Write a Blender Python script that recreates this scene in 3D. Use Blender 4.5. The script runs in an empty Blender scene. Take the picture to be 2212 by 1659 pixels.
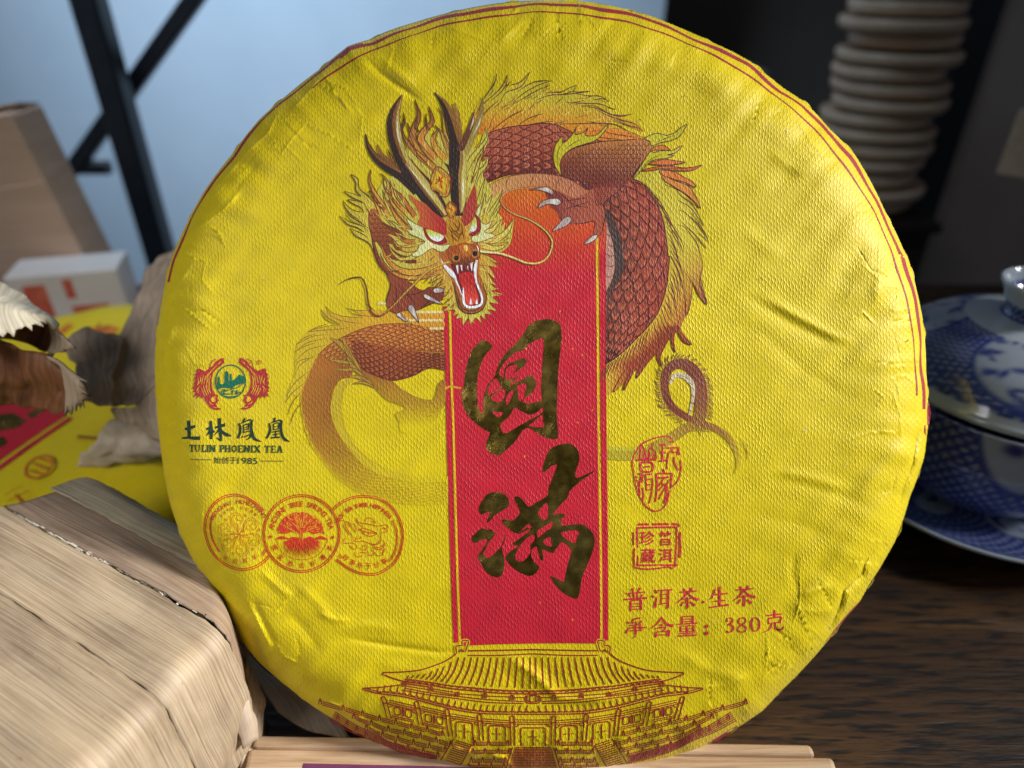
import bpy, bmesh, math, random
import numpy as np
from mathutils import Vector, Matrix
from mathutils.geometry import delaunay_2d_cdt
from mathutils import noise as mnoise

random.seed(7)
RNG = np.random.default_rng(7)
sc = bpy.context.scene
COL = sc.collection

# ------------------------------------------------------------------ camera
# one unit is 10 cm; the camera looks along +Y, 32 degrees down
TH = math.radians(32.0)
CS, SN = math.cos(TH), math.sin(TH)
CAMH = 1.93                      # height of the lens above the table top
F = 1500.0                       # focal length in pixels of a 2212 px wide frame
DC = F / 836.0                   # distance from the lens to the plane of the cake
cam = bpy.data.cameras.new("camera")
cam.sensor_width = 36.0
cam.lens = 18.0 * F / 1106.0
cam.clip_start = 0.05
cam.clip_end = 200.0
cam.dof.use_dof = True
cam.dof.focus_distance = DC - 0.02
cam.dof.aperture_fstop = cam.lens * 1e-3 / 0.034
camo = bpy.data.objects.new("camera", cam)
COL.objects.link(camo)
camo.location = (0, 0, CAMH)
camo.rotation_euler = (math.radians(90) - TH, 0, 0)
sc.camera = camo

# ------------------------------------------------------------------ light
world = bpy.data.worlds.new("World")
sc.world = world
world.use_nodes = True
bg = world.node_tree.nodes["Background"]
bg.inputs[0].default_value = (0.50, 0.60, 0.78, 1)
bg.inputs[1].default_value = 0.095
sc.view_settings.view_transform = 'Standard'
sc.view_settings.look = 'None'
sc.view_settings.gamma = 1.0
sc.view_settings.exposure = 0.0


def area(name, loc, target, sx, sy, power, col, spread=180):
    l = bpy.data.lights.new(name, 'AREA')
    l.shape = 'RECTANGLE'
    l.size = sx
    l.size_y = sy
    l.energy = power
    l.color = col
    l.spread = math.radians(spread)
    o = bpy.data.objects.new(name, l)
    COL.objects.link(o)
    o.location = loc
    d = Vector(target) - Vector(loc)
    o.rotation_euler = d.to_track_quat('-Z', 'Y').to_euler()
    return o


area("window_light", (7.05, 0.5, 5.05), (-0.25, 1.25, 0.75), 1.5, 2.3, 44, (1.0, 0.985, 0.95), 27)
area("fill_light", (-3.4, -1.6, 4.0), (-1.8, 1.7, 0.6), 2.2, 2.2, 18, (0.99, 0.98, 0.98), 57)  # added fill from the front left, stands for no lamp in the room
area("skylight", (-3.6, 4.2, 7.0), (-2.0, 9.0, -0.4), 4.5, 3.0, 250, (0.58, 0.78, 1.0), 80)


# ------------------------------------------------------------------ helpers
def lin(c):
    c = np.asarray(c, float) / 255.0
    return np.where(c <= 0.04045, c / 12.92, ((c + 0.055) / 1.055) ** 2.4)


def lc(r, g, b):
    v = lin((r, g, b))
    return (float(v[0]), float(v[1]), float(v[2]), 1.0)


def W(px, py, z):
    """world point seen at a pixel of a 2212 px wide frame at depth z"""
    x = (px - 1106.0) / F * z
    v = (py - 829.5) / F * z
    return Vector((x, z * CS - v * SN, CAMH - z * SN - v * CS))


def WH(px, py, h):
    """world point seen at a pixel, lying at height h above the table"""
    v = (py - 829.5) / F
    z = (CAMH - h) / (SN + v * CS)
    return W(px, py, z)


def cr(pts, step=6.0, closed=False):
    """Catmull-Rom curve through the points, sampled about every step"""
    p = np.asarray(pts, float)
    n = len(p)
    if n < 3 and not closed:
        segs = max(1, int(np.hypot(*(p[-1] - p[0])[:2]) / step))
        t = np.linspace(0, 1, segs + 1)[:, None]
        return p[0] + (p[-1] - p[0]) * t
    out = []
    rng_ = range(n if closed else n - 1)
    for i in rng_:
        if closed:
            p0, p1, p2, p3 = p[(i - 1) % n], p[i], p[(i + 1) % n], p[(i + 2) % n]
        else:
            p1, p2 = p[i], p[i + 1]
            p0 = p[i - 1] if i > 0 else 2 * p1 - p2
            p3 = p[i + 2] if i + 2 < n else 2 * p2 - p1
        L = np.hypot(*(p2 - p1)[:2])
        k = max(1, int(round(L / step)))
        t = (np.arange(k) / k)[:, None]
        # centripetal-like damping keeps sharp turns from overshooting
        m1 = (p2 - p0) * 0.5
        m2 = (p3 - p1) * 0.5
        l1 = np.hypot(*m1[:2]) + 1e-9
        l2 = np.hypot(*m2[:2]) + 1e-9
        m1 = m1 * min(1.0, 1.1 * L / l1)
        m2 = m2 * min(1.0, 1.1 * L / l2)
        h00 = 2 * t**3 - 3 * t**2 + 1
        h10 = t**3 - 2 * t**2 + t
        h01 = -2 * t**3 + 3 * t**2
        h11 = t**3 - t**2
        out.append(h00 * p1 + h10 * m1 + h01 * p2 + h11 * m2)
    if not closed:
        out.append(p[-1:])
    return np.vstack(out)


def P(s):
    """'x,y x,y' -> array"""
    return np.array([[float(q) for q in t.split(',')] for t in s.split()])


def tag(o, label=None, cat=None, group=None, kind=None):
    if label:
        o["label"] = label
    if cat:
        o["category"] = cat
    if group:
        o["group"] = group
    if kind:
        o["kind"] = kind
    return o


def empty(name, loc, label, cat, group=None):
    o = bpy.data.objects.new(name, None)
    o.empty_display_size = 0.1
    COL.objects.link(o)
    o.location = loc
    bpy.context.view_layer.update()
    return tag(o, label, cat, group)


def addmesh(name, verts, faces, mat, parent=None, smooth=True, loc=None):
    """one mesh object from world-space vertices; its origin is the parent's (or loc)"""
    verts = np.asarray(verts, float)
    org = np.zeros(3)
    if parent is not None:
        q = parent
        while q is not None:
            org = org + np.array(q.location)
            q = q.parent
    elif loc is not None:
        org = np.array(loc, float)
    me = bpy.data.meshes.new(name)
    me.from_pydata((verts - org).tolist(), [], [list(map(int, f)) for f in faces])
    me.validate()
    if smooth:
        me.polygons.foreach_set("use_smooth", [True] * len(me.polygons))
    me.materials.append(mat)
    o = bpy.data.objects.new(name, me)
    COL.objects.link(o)
    if parent is not None:
        o.parent = parent
    elif loc is not None:
        o.location = loc
    return o


def grid_faces(nr, nc, closed_c=False, off=0):
    f = []
    for i in range(nr - 1):
        for j in range(nc if closed_c else nc - 1):
            a = off + i * nc + j
            b = off + i * nc + (j + 1) % nc
            f.append((a, b, b + nc, a + nc))
    return f


def bevel_box(name, size, mat, parent=None, loc=(0, 0, 0), rot=0.0, bev=0.01, segs=2, jitter=0.0):
    """rounded box standing on loc (its base centre), turned by rot about Z"""
    bm = bmesh.new()
    bmesh.ops.create_cube(bm, size=1.0)
    for v in bm.verts:
        v.co = Vector((v.co.x * size[0], v.co.y * size[1], (v.co.z + 0.5) * size[2]))
    bmesh.ops.bevel(bm, geom=bm.edges[:] + bm.verts[:], offset=bev, segments=segs, affect='EDGES', profile=0.6)
    if jitter:
        for v in bm.verts:
            n = mnoise.noise_vector(v.co * 3.1)
            v.co += n * jitter
    M = Matrix.Translation(Vector(loc)) @ Matrix.Rotation(rot, 4, 'Z')
    vs = [M @ v.co for v in bm.verts]
    bm.verts.index_update()
    fs = [[v.index for v in f.verts] for f in bm.faces]
    bm.free()
    o = addmesh(name, [tuple(v) for v in vs], fs, mat, parent, smooth=False,
                loc=None if parent is not None else loc)
    return o


# ------------------------------------------------------------------ materials
def new_mat(name):
    m = bpy.data.materials.new(name)
    m.use_nodes = True
    nt = m.node_tree
    return m, nt, nt.nodes, nt.links, nt.nodes["Principled BSDF"]


def node(nt, typ, **kw):
    n = nt.nodes.new(typ)
    for k, v in kw.items():
        if k.startswith("i_"):
            key = k[2:]
            key = int(key) if key.isdigit() else key.replace("_", " ")
            n.inputs[key].default_value = v
        else:
            setattr(n, k, v)
    return n


def math_(nt, op, a, b=None, clamp=False):
    n = nt.nodes.new('ShaderNodeMath')
    n.operation = op
    n.use_clamp = clamp
    for i, q in enumerate((a, b)):
        if q is None:
            continue
        if isinstance(q, (int, float)):
            n.inputs[i].default_value = q
        else:
            nt.links.new(q, n.inputs[i])
    return n.outputs[0]


def mix_(nt, fac, a, b, mode='MIX'):
    n = nt.nodes.new('ShaderNodeMix')
    n.data_type = 'RGBA'
    n.blend_type = mode
    for i, q in ((0, fac), (6, a), (7, b)):
        if isinstance(q, (int, float)):
            n.inputs[i].default_value = q
        elif isinstance(q, tuple):
            n.inputs[i].default_value = q
        else:
            nt.links.new(q, n.inputs[i])
    return n.outputs[2]


def ramp_(nt, fac, stops):
    n = nt.nodes.new('ShaderNodeValToRGB')
    e = n.color_ramp.elements
    while len(e) < len(stops):
        e.new(0.5)
    for el, (p, c) in zip(e, stops):
        el.position = p
        el.color = c
    nt.links.new(fac, n.inputs[0])
    return n.outputs[0]


def noise_(nt, vec, scale, detail=4.0, rough=0.55, dist=0.0):
    n = nt.nodes.new('ShaderNodeTexNoise')
    n.inputs['Scale'].default_value = scale
    n.inputs['Detail'].default_value = detail
    n.inputs['Roughness'].default_value = rough
    n.inputs['Distortion'].default_value = dist
    if vec is not None:
        nt.links.new(vec, n.inputs['Vector'])
    return n.outputs['Fac']


def mapping_(nt, vec, scale=(1, 1, 1), rot=(0, 0, 0), loc=(0, 0, 0)):
    n = nt.nodes.new('ShaderNodeMapping')
    n.inputs['Scale'].default_value = scale
    n.inputs['Rotation'].default_value = rot
    n.inputs['Location'].default_value = loc
    nt.links.new(vec, n.inputs['Vector'])
    return n.outputs[0]


def bump_(nt, height, strength, distance, bsdf=None, prev=None):
    n = nt.nodes.new('ShaderNodeBump')
    n.inputs['Strength'].default_value = strength
    n.inputs['Distance'].default_value = distance
    nt.links.new(height, n.inputs['Height'])
    if prev is not None:
        nt.links.new(prev, n.inputs['Normal'])
    if bsdf is not None:
        nt.links.new(n.outputs[0], bsdf.inputs['Normal'])
    return n.outputs[0]


def coords(nt, kind='Object'):
    return nt.nodes.new('ShaderNodeTexCoord').outputs[kind]


def simple_mat(name, c0, c1, scale=6.0, rough=0.6, bump=0.0, stretch=(1, 1, 1), metallic=0.0, bscale=None):
    """two-tone noise material with a little relief"""
    m, nt, ns, ln, b = new_mat(name)
    v = mapping_(nt, coords(nt), stretch)
    f = noise_(nt, v, scale, 5.0, 0.6)
    ln.new(ramp_(nt, f, [(0.3, c0), (0.7, c1)]), b.inputs['Base Color'])
    b.inputs['Roughness'].default_value = rough
    b.inputs['Metallic'].default_value = metallic
    if bump:
        f2 = noise_(nt, v, bscale or scale * 4, 4.0, 0.6)
        bump_(nt, f2, 0.6, bump, b)
    return m


def attr_mat(name, rough=0.6, bump=0.0, bscale=30.0, spec=0.5):
    """colour from the mesh's own pigment attribute"""
    m, nt, ns, ln, b = new_mat(name)
    a = node(nt, 'ShaderNodeAttribute', attribute_name='pigment')
    f = noise_(nt, coords(nt), bscale * 0.4, 4.0)
    ln.new(mix_(nt, 1.0, a.outputs['Color'], ramp_(nt, f, [(0.2, (0.86, 0.86, 0.86, 1)), (0.8, (1.08, 1.08, 1.08, 1))]), 'MULTIPLY'), b.inputs['Base Color'])
    b.inputs['Roughness'].default_value = rough
    b.inputs['Specular IOR Level'].default_value = spec
    if bump:
        bump_(nt, noise_(nt, coords(nt), bscale, 4.0), 0.5, bump, b)
    return m


def set_pigment(o, rgb):
    me = o.data
    a = me.attributes.new("pigment", 'FLOAT_COLOR', 'POINT')
    arr = np.ones((len(me.vertices), 4), np.float32)
    arr[:, :3] = rgb
    a.data.foreach_set("color", arr.ravel())
# ------------------------------------------------------------------ the room: floor, walls, table
M_WALL = simple_mat("pale_wall_paint", lc(196, 206, 214), lc(206, 214, 222), 1.2, 0.8)
M_DARKWALL = simple_mat("dark_wall_paint", lc(112, 102, 94), lc(124, 112, 102), 1.5, 0.8)
M_FLOOR = simple_mat("grey_floor", lc(96, 92, 88), lc(112, 108, 102), 2.0, 0.6)
M_TAUPE = simple_mat("taupe_panel_paint", lc(176, 156, 142), lc(188, 168, 152), 1.5, 0.6)
M_BLACK = simple_mat("black_painted_metal", lc(16, 18, 22), lc(26, 28, 32), 8, 0.4)


def wood_mat(name, c0, c1, c2, grain=(1.2, 14, 14), rot=0.0, rough=0.45, bump=.002, scale=3.0, attr=None):
    m, nt, ns, ln, b = new_mat(name)
    src = node(nt, 'ShaderNodeAttribute', attribute_name=attr).outputs['Vector'] if attr else coords(nt)
    v = mapping_(nt, src, grain, (0, 0, rot))
    f = noise_(nt, v, scale, 6.0, 0.62, 0.8)
    fine = noise_(nt, mapping_(nt, src, (grain[0] * .8, grain[1] * 6, grain[2] * 6), (0, 0, rot)), scale, 3.0, 0.6)
    q = math_(nt, 'ADD', math_(nt, 'MULTIPLY', f, .7), math_(nt, 'MULTIPLY', fine, .3))
    ln.new(ramp_(nt, q, [(.34, c0), (.5, c1), (.66, c2)]), b.inputs['Base Color'])
    b.inputs['Roughness'].default_value = rough
    bump_(nt, q, 0.6, bump, b)
    return m


def slab_obj(name, x0, x1, y0, y1, z0, z1, mat, parent=None, bev=.01):
    return bevel_box(name, (x1 - x0, y1 - y0, z1 - z0), mat, parent, ((x0 + x1) / 2, (y0 + y1) / 2, z0), 0, bev)


tag(slab_obj("floor", -14, 14, -6, 16, -7.6, -7.5, M_FLOOR), kind="structure")
tag(slab_obj("wall", -14, 1.75, 9.0, 9.4, -7.5, 9, M_WALL), kind="structure")
tag(slab_obj("wall", 1.75, 14, 12.0, 12.4, -7.5, 9, M_DARKWALL), kind="structure")
tag(slab_obj("wall", 1.60, 1.75, 9.4, 12.0, -7.5, 9, M_DARKWALL), kind="structure")

def table_mat():
    m, nt, ns, ln, b_ = new_mat("dark_stained_oak")
    o = coords(nt)
    rot = math.radians(10)
    broad = noise_(nt, mapping_(nt, o, (.7, 5, 5), (0, 0, rot)), 1.2, 4.0, .6, .6)
    dash = noise_(nt, mapping_(nt, o, (4.6, 40, 40), (0, 0, rot)), 1.2, 3.0, .55)
    fine = noise_(nt, mapping_(nt, o, (9, 120, 120), (0, 0, rot)), 1.5, 3.0, .6)
    c = ramp_(nt, broad, [(.30, lc(38, 24, 12)), (.52, lc(70, 46, 22)), (.70, lc(98, 68, 34))])
    c = mix_(nt, ramp_(nt, dash, [(.40, (.92, .92, .92, 1)), (.50, (0, 0, 0, 1))]), c, lc(14, 11, 10))
    c = mix_(nt, ramp_(nt, fine, [(.36, (.5, .5, .5, 1)), (.5, (0, 0, 0, 1))]), c, lc(26, 18, 12))
    ln.new(c, b_.inputs['Base Color'])
    b_.inputs['Roughness'].default_value = .42
    bump_(nt, math_(nt, 'ADD', dash, math_(nt, 'MULTIPLY', fine, .5)), .6, .004, b_)
    return m


M_TABLE = table_mat()
t = empty("wooden_table", (0.4, 2.0, 0), "dark stained wooden table that everything stands on, bare at the lower right", "table")
slab_obj("tabletop", -6.0, 5.5, -.8, 4.38, -.3, 0, M_TABLE, t, .02)
for x in (-5.6, 5.1):
    for y in (-.4, 4.0):
        slab_obj("leg", x - .25, x + .25, y - .25, y + .25, -7.5, -.302, M_TABLE, t, .02)

# black metal rack behind the table, left
r = empty("metal_rack", (-3.2, 6.2, -7.5), "black metal rack with a crossing diagonal brace in front of the blue wall", "rack")


def bar(name, a, b, w, mat, parent):
    a, b = Vector(a), Vector(b)
    d = (b - a).normalized()
    s = d.cross(Vector((0, 1, 0.02))).normalized()
    u = d.cross(s).normalized()
    vs, fs = [], []
    c = .22
    prof = [(-1, -1 + c), (-1 + c, -1), (1 - c, -1), (1, -1 + c), (1, 1 - c), (1 - c, 1), (-1 + c, 1), (-1, 1 - c)]
    for p in (a, b):
        for i, j in prof:
            vs.append(p + s * i * w / 2 + u * j * w / 2)
    for i in range(8):
        fs.append((i, (i + 1) % 8, 8 + (i + 1) % 8, 8 + i))
    fs += [tuple(range(7, -1, -1)), tuple(range(8, 16))]
    return addmesh(name, [tuple(v) for v in vs], fs, mat, parent, smooth=False)


def ray_y(px, py, y):
    v = (py - 829.5) / F
    return W(px, py, y / (CS - v * SN))


p1, p0 = ray_y(352, 560, 5.6), ray_y(190, 0, 5.6)
xm = (p0.x + p1.x) / 2
bar("post", (p0.x, 5.6, 5.0), (p1.x, 5.6, -7.5), .20, M_BLACK, r)
q0, q1 = ray_y(425, -10, 5.85), ray_y(158, 366, 5.85)
bar("brace", q0 + (q0 - q1) * .8, q1, .12, M_BLACK, r)
bar("hook", q1 + Vector((-.02, 0, .02)), ray_y(236, 362, 5.85), .10, M_BLACK, r)
bar("foot", (p0.x - 1.6, 5.75, -7.44), (p0.x + 1.2, 5.75, -7.44), .11, M_BLACK, r)

# dark cabinet in the far right corner, with the stack of bowls on it
M_CAB = wood_mat("dark_red_cabinet_wood", lc(26, 15, 12), lc(36, 20, 15), lc(46, 26, 18), (.8, .8, 8), 0, .5, .002, 1.4)
cb = empty("cabinet", (2.2, 6.6, -7.5), "dark reddish cabinet standing in the shade behind the table, right", "cabinet")
slab_obj("cabinet_top", 1.0, 3.47, 5.4, 8.2, -.02, .06, M_CAB, cb, .02)
slab_obj("cabinet_body", 1.05, 3.42, 5.45, 8.15, -7.5, -.022, M_CAB, cb, .01)
for x in (1.1, 2.28):
    slab_obj("cabinet_door", x, x + 1.1, 5.40, 5.448, -7.3, -.15, M_CAB, cb, .01)
sh = empty("tall_panel", (5.6, 7.0, -7.5), "taupe panel with a black upright along its left edge, behind the porcelain bowl", "panel")
slab_obj("panel_board", 4.352, 9.0, 7.0, 7.12, -7.5, 6.0, M_TAUPE, sh, .01)
slab_obj("black_upright", 4.02, 4.35, 6.95, 7.2, -7.5, 6.0, M_BLACK, sh, .02)

M_BOWL = simple_mat("pale_glazed_clay", lc(196, 168, 140), lc(214, 186, 158), 3, 0.4)
nb = 15


def lathe(prof, n=64, cen=(0, 0, 0)):
    prof = np.asarray(prof, float)
    a = np.linspace(0, 2 * np.pi, n, endpoint=False)
    v = np.stack([cen[0] + prof[:, None, 0] * np.cos(a), cen[1] + prof[:, None, 0] * np.sin(a), cen[2] + prof[:, None, 1] * np.ones(n)], -1)
    return v.reshape(-1, 3), grid_faces(len(prof), n, True)


ORD = ["lowest", "second", "third", "fourth", "fifth", "sixth", "seventh", "eighth", "ninth", "tenth", "eleventh", "twelfth", "thirteenth", "fourteenth", "topmost"]
for i in range(nb):
    z = .062 + i * .112
    cx_, cy_ = 2.99 + .045 * math.sin(i * 1.9), 5.95 + .03 * math.cos(i * 2.3)
    rr = .43 + .028 * math.sin(i * 2.7)
    v, f = lathe([(0.001, 0), (rr * .72, 0), (rr * .93, .012), (rr * .985, .04), (rr, .07), (rr * .99, .094), (rr * .96, .104), (rr * .92, .1), (rr * .86, .09), (.001, .08)], 40, (cx_, cy_, z))
    o = addmesh("clay_bowl", v, f, M_BOWL, None, loc=(cx_, cy_, z))
    tag(o, "pale clay bowl, %s of the blurred stack on the cabinet" % (ORD[i] if i in (0, nb - 1) else ORD[i] + " from the bottom"), "bowl", "bowls stacked on the cabinet")
M_GREYBOX = simple_mat("grey_card", lc(92, 88, 84), lc(108, 104, 98), 2, .7)
o = empty("grey_box", (1.75, 7.0, .062), "grey lidded box in deep shade on the dark cabinet, left of the bowl stack", "box")
slab_obj("box_body", 1.40, 2.25, 6.7, 7.4, .062, .86, M_GREYBOX, o, .02)
slab_obj("box_lid", 1.37, 2.28, 6.67, 7.43, .862, 1.02, M_GREYBOX, o, .02)

# end of a light wooden shelf, far right edge
M_LIGHTWOOD = wood_mat("light_planed_wood", lc(226, 190, 156), lc(238, 208, 176), lc(244, 222, 196), (1.0, 9, 9), 0, .5, .0015, 1.3)
s = empty("wooden_shelf", (4.6, 4.2, .9), "light wooden shelf end poking in at the right edge above the porcelain bowl", "shelf")
v0 = W(2172, 318, 4.3)
cor = Vector((v0.x, v0.y, v0.z))
ang = math.radians(40)
e1, e2 = Vector((math.cos(ang), math.sin(ang), 0)), Vector((math.cos(ang - 1.45), math.sin(ang - 1.45), 0))
vs = []
for z in (-.16, .22):
    for a, b in ((0, 0), (2.4, 0), (2.4, 1.2), (0, 1.2)):
        vs.append(tuple(cor + e1 * a + e2 * b + Vector((0, 0, z))))
addmesh("shelf_board", vs, [(3, 2, 1, 0), (4, 5, 6, 7), (0, 1, 5, 4), (1, 2, 6, 5), (2, 3, 7, 6), (3, 0, 4, 7)], M_LIGHTWOOD, s, smooth=False)
e = cor + e1 * 2.2 + e2 * .6
slab_obj("shelf_post", e.x - .1, e.x + .1, e.y - .1, e.y + .1, -7.5, e.z - .161, M_BLACK, s, .01)
# ------------------------------------------------------------------ the wrapped tea cake: its surface
F4 = F * 4096.0 / 2212.0          # focal length in pixels of the 4096 px frame
PXU = DC / F4                     # size of one such pixel on the cake plane
CX, CY = 2170.0, 1530.0
FWD = np.array([0.0, CS, -SN])
UPV = np.array([0.0, SN, CS])
RGT = np.array([1.0, 0.0, 0.0])
CAM0 = np.array([0.0, 0.0, CAMH])

_OUT = P("2093,5 2200,2 2337,6 2447,24 2530,44 2600,63 2708,106 2846,168 2960,222 3005,248 3063,296 3135,353 3222,411 3323,520 3417,614 "
         "3540,845 3613,996 3631,1027 3667,1162 3690,1271 3705,1491 3713,1640 3713,1702 3696,1837 3641,1989 3582,2166 3556,2212 "
         "3474,2346 3438,2411 3386,2469 3298,2581 3206,2685 3125,2765 3050,2845 2945,2915 2800,2995 2690,3030 2515,3074 2300,3100 2100,3105 "
         "1900,3092 1735,3048 1580,3004 1470,2952 1350,2886 1250,2824 1148,2745 1037,2650 926,2513 889,2445 815,2315 731,2157 681,2018 657,1889 "
         "639,1759 624,1574 620,1407 639,1259 685,1037 741,907 815,768 926,620 1037,478 1148,380 1278,278 1375,198 1390,185 1481,157 1540,128 "
         "1667,87 1790,52 1960,18 2040,8")
_oa = np.arctan2(_OUT[:, 1] - CY, _OUT[:, 0] - CX)
_or = np.hypot(_OUT[:, 0] - CX, _OUT[:, 1] - CY)
_o = np.argsort(_oa)
_oa, _or = _oa[_o], _or[_o]
_oaa = np.concatenate([_oa - 2 * np.pi, _oa, _oa + 2 * np.pi])
_orr = np.concatenate([_or, _or, _or])


def rim(phi):
    return np.interp(phi, _oaa, _orr)


# wrinkles of the paper: points, half width in px, height (units)
WR = [
    ("1290,300 1222,383 1160,450", 9, .0055), ("1120,440 1070,535 995,600 925,680 870,745", 10, .006), ("975,745 890,846 800,905 735,955", 9, .005),
    ("770,1060 700,1150 660,1230", 10, .004), ("1040,640 990,700 930,770", 14, -.003), ("700,1290 660,1390 650,1500", 16, .005),
    ("665,1400 690,1500 660,1600", 18, -.004),
    ("1440,215 1520,290 1600,350 1690,410", 13, -.005), ("1470,190 1580,280 1680,360", 16, .003),
    ("2950,1160 3060,1230 3160,1290 3278,1350 3380,1395", 24, -.0026), ("2900,1290 3050,1330 3211,1474 3363,1570 3440,1600", 28, -.0018),
    ("3060,1190 3200,1270 3330,1340 3420,1370", 20, .004), ("3470,930 3405,1060 3330,1150", 36, -.003), ("3560,985 3520,1100 3500,1220", 26, .005),
    ("3560,1284 3620,1282 3690,1286", 5, -.004), ("3080,1920 3200,1935 3337,1972 3439,2010 3520,2050", 26, -.0022),
    ("3090,1880 3240,1910 3400,1960", 22, .003), ("3000,2060 3180,2090 3330,2150", 28, -.0018),
    ("3500,2200 3456,2258 3446,2300 3374,2364 3360,2423 3304,2557", 10, -.010), ("3520,2215 3480,2275 3470,2310 3398,2380 3380,2440 3320,2565", 10, .006),
    ("3330,2340 3230,2370 3190,2385", 14, .004), ("3200,2440 3290,2450 3350,2430", 16, .003), ("3180,2210 3170,2300 3200,2380", 20, -.003),
    ("3700,1676 3667,1752 3650,1862 3616,1946 3582,2081", 9, -.009), ("3712,1700 3684,1770 3666,1870 3630,1960", 8, .005),
    ("2030,2630 2125,2690 2190,2750 2250,2800", 17, .0045), ("2080,2600 2200,2690 2290,2770", 24, -.0018), ("1960,2640 2050,2720 2130,2800", 24, -.0018),
    ("2210,2790 2330,2800 2440,2790", 14, .004), ("2100,2800 2250,2830 2400,2815", 18, -.002),
    ("1380,2550 1550,2580 1750,2608 1850,2600", 13, -.004), ("1330,2530 1460,2500 1600,2520", 24, .003),
    ("1240,2765 1400,2850 1470,2895 1530,2960 1580,2990", 10, .008), ("1300,2830 1440,2910 1540,2990", 11, -.008), ("1560,2985 1680,3010 1740,3040", 10, .006),
    ("1795,2985 1850,3005 1900,3000", 12, .008), ("1950,3020 2010,3030 2060,3080", 12, .008), ("1750,3000 1790,3050 1780,3090", 10, -.008), ("1900,3040 1960,3060", 12, -.007),
    ("990,2400 1038,2500 1080,2585 1074,2625 1110,2700", 8, .0042), ("1015,2400 1060,2500 1110,2590", 12, -.004),
    ("1040,2280 1102,2338 1170,2395", 18, .004), ("1180,2330 1260,2400 1330,2480", 22, .003), ("1270,2450 1340,2480 1400,2480", 14, .003), ("860,2150 890,2230 940,2300", 14, -.003),
    ("1150,2440 1220,2520 1290,2620", 24, -.003), ("640,1750 680,1850 690,1950", 20, .003),
    ("2100,60 2060,110 1990,170", 14, .004), ("2130,70 2110,120 2080,160", 10, -.0035), ("2050,10 2062,40 2050,55", 8, .006), ("2480,45 2420,120 2380,210", 20, -.003),
    ("2500,30 2540,60 2560,50", 8, -.005), ("2920,215 2980,260 3040,300", 8, -.005), ("3613,1000 3600,1020 3630,1030", 7, .005), ("3690,1230 3680,1270 3700,1290", 6, .005),
    ("3080,600 3150,660 3230,700", 24, .0025), ("2960,900 3050,980 3150,1040", 30, .002), ("720,2060 690,1980 680,1900", 12, .004),
    ("1500,2650 1700,2690 1860,2700", 26, .002), ("2700,2600 2850,2690 3000,2720", 24, .0025), ("2800,2760 2900,2740 3000,2700", 14, .003),
]
WRP = [(P(s), w, a) for s, w, a in WR]
# many small sharp creases, most of them near the rim
for _i in range(170):
    _a = RNG.uniform(-np.pi, np.pi)
    _t = 1 - abs(RNG.normal(0, .06)) - .012
    _r = np.interp(_a, _oaa, _orr) * _t
    _x, _y = CX + _r * np.cos(_a), CY + _r * np.sin(_a)
    _d = _a + (RNG.normal(0, .5) if RNG.random() < .55 else np.pi / 2 + RNG.normal(0, .35))
    _L = RNG.uniform(30, 150) * (.6 + .8 * (1 - _t) / .2)
    _b = RNG.normal(0, .35)
    _p = np.array([(_x - np.cos(_d - _b) * _L, _y - np.sin(_d - _b) * _L), (_x, _y), (_x + np.cos(_d + _b) * _L, _y + np.sin(_d + _b) * _L)])
    WRP.append((_p, RNG.uniform(3, 7), RNG.choice([-1, 1, 1]) * RNG.uniform(.0008, .0024)))
_wk = RNG.uniform(-1, 1, (26, 2))
_wk = _wk / np.linalg.norm(_wk, axis=1)[:, None] * (2 * np.pi / RNG.uniform(90, 420, 26))[:, None]
_wp = RNG.uniform(0, 6.28, 26)
_wa = RNG.uniform(.5, 1, 26) * .00020


def height(px, py):
    """how far the paper stands out of the cake's mean plane, towards the viewer"""
    dx, dy = px - CX, py - CY
    phi = np.arctan2(dy, dx)
    t = np.hypot(dx, dy) / rim(phi)
    e = np.clip((t - .87) / .13, 0, 1)
    h = .016 * (1 - t * t) - .115 * (1 - np.sqrt(np.clip(1 - .985 * e ** 2.4, 0, 1)))
    edge = np.clip((t - .72) / .25, 0, 1)
    for k in range(26):
        h = h + _wa[k] * (1 + 2.6 * edge) * np.sin(_wk[k, 0] * px + _wk[k, 1] * py + _wp[k])
    # fine pleats running in from the rim
    h = h + edge ** 3 * .0024 * (np.sin(phi * 61 + 3 * np.sin(phi * 5)) * .6 + np.sin(phi * 103 + 2 * np.sin(phi * 9 + 1)) * .4)
    for p, w, a in WRP:
        x0, y0 = p.min(0) - 4 * w
        x1, y1 = p.max(0) + 4 * w
        m = (px > x0) & (px < x1) & (py > y0) & (py < y1)
        if not m.any():
            continue
        X, Y = px[m], py[m]
        best = np.full(X.shape, 1e9)
        par = np.zeros(X.shape)
        L = np.concatenate([[0], np.cumsum(np.hypot(*(p[1:] - p[:-1]).T))])
        for i in range(len(p) - 1):
            d = p[i + 1] - p[i]
            l2 = d @ d
            s = np.clip(((X - p[i, 0]) * d[0] + (Y - p[i, 1]) * d[1]) / l2, 0, 1)
            q = np.hypot(X - p[i, 0] - s * d[0], Y - p[i, 1] - s * d[1])
            b = q < best
            best[b] = q[b]
            par[b] = ((L[i] + s * np.sqrt(l2)) / L[-1])[b]
        tap = np.clip(np.minimum(par, 1 - par) * 4 + .12, 0, 1)
        h[m] += a * tap * np.exp(-(best / w) ** (1.25 if w < 12 else 1.8))
    return h


def surf(px, py, lift=0.0):
    px = np.asarray(px, float)
    py = np.asarray(py, float)
    z = DC - height(px, py) - lift
    u = (px - 2048.0) / F4 * z
    v = (1536.0 - py) / F4 * z
    return CAM0 + u[:, None] * RGT + v[:, None] * UPV + z[:, None] * FWD


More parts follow.
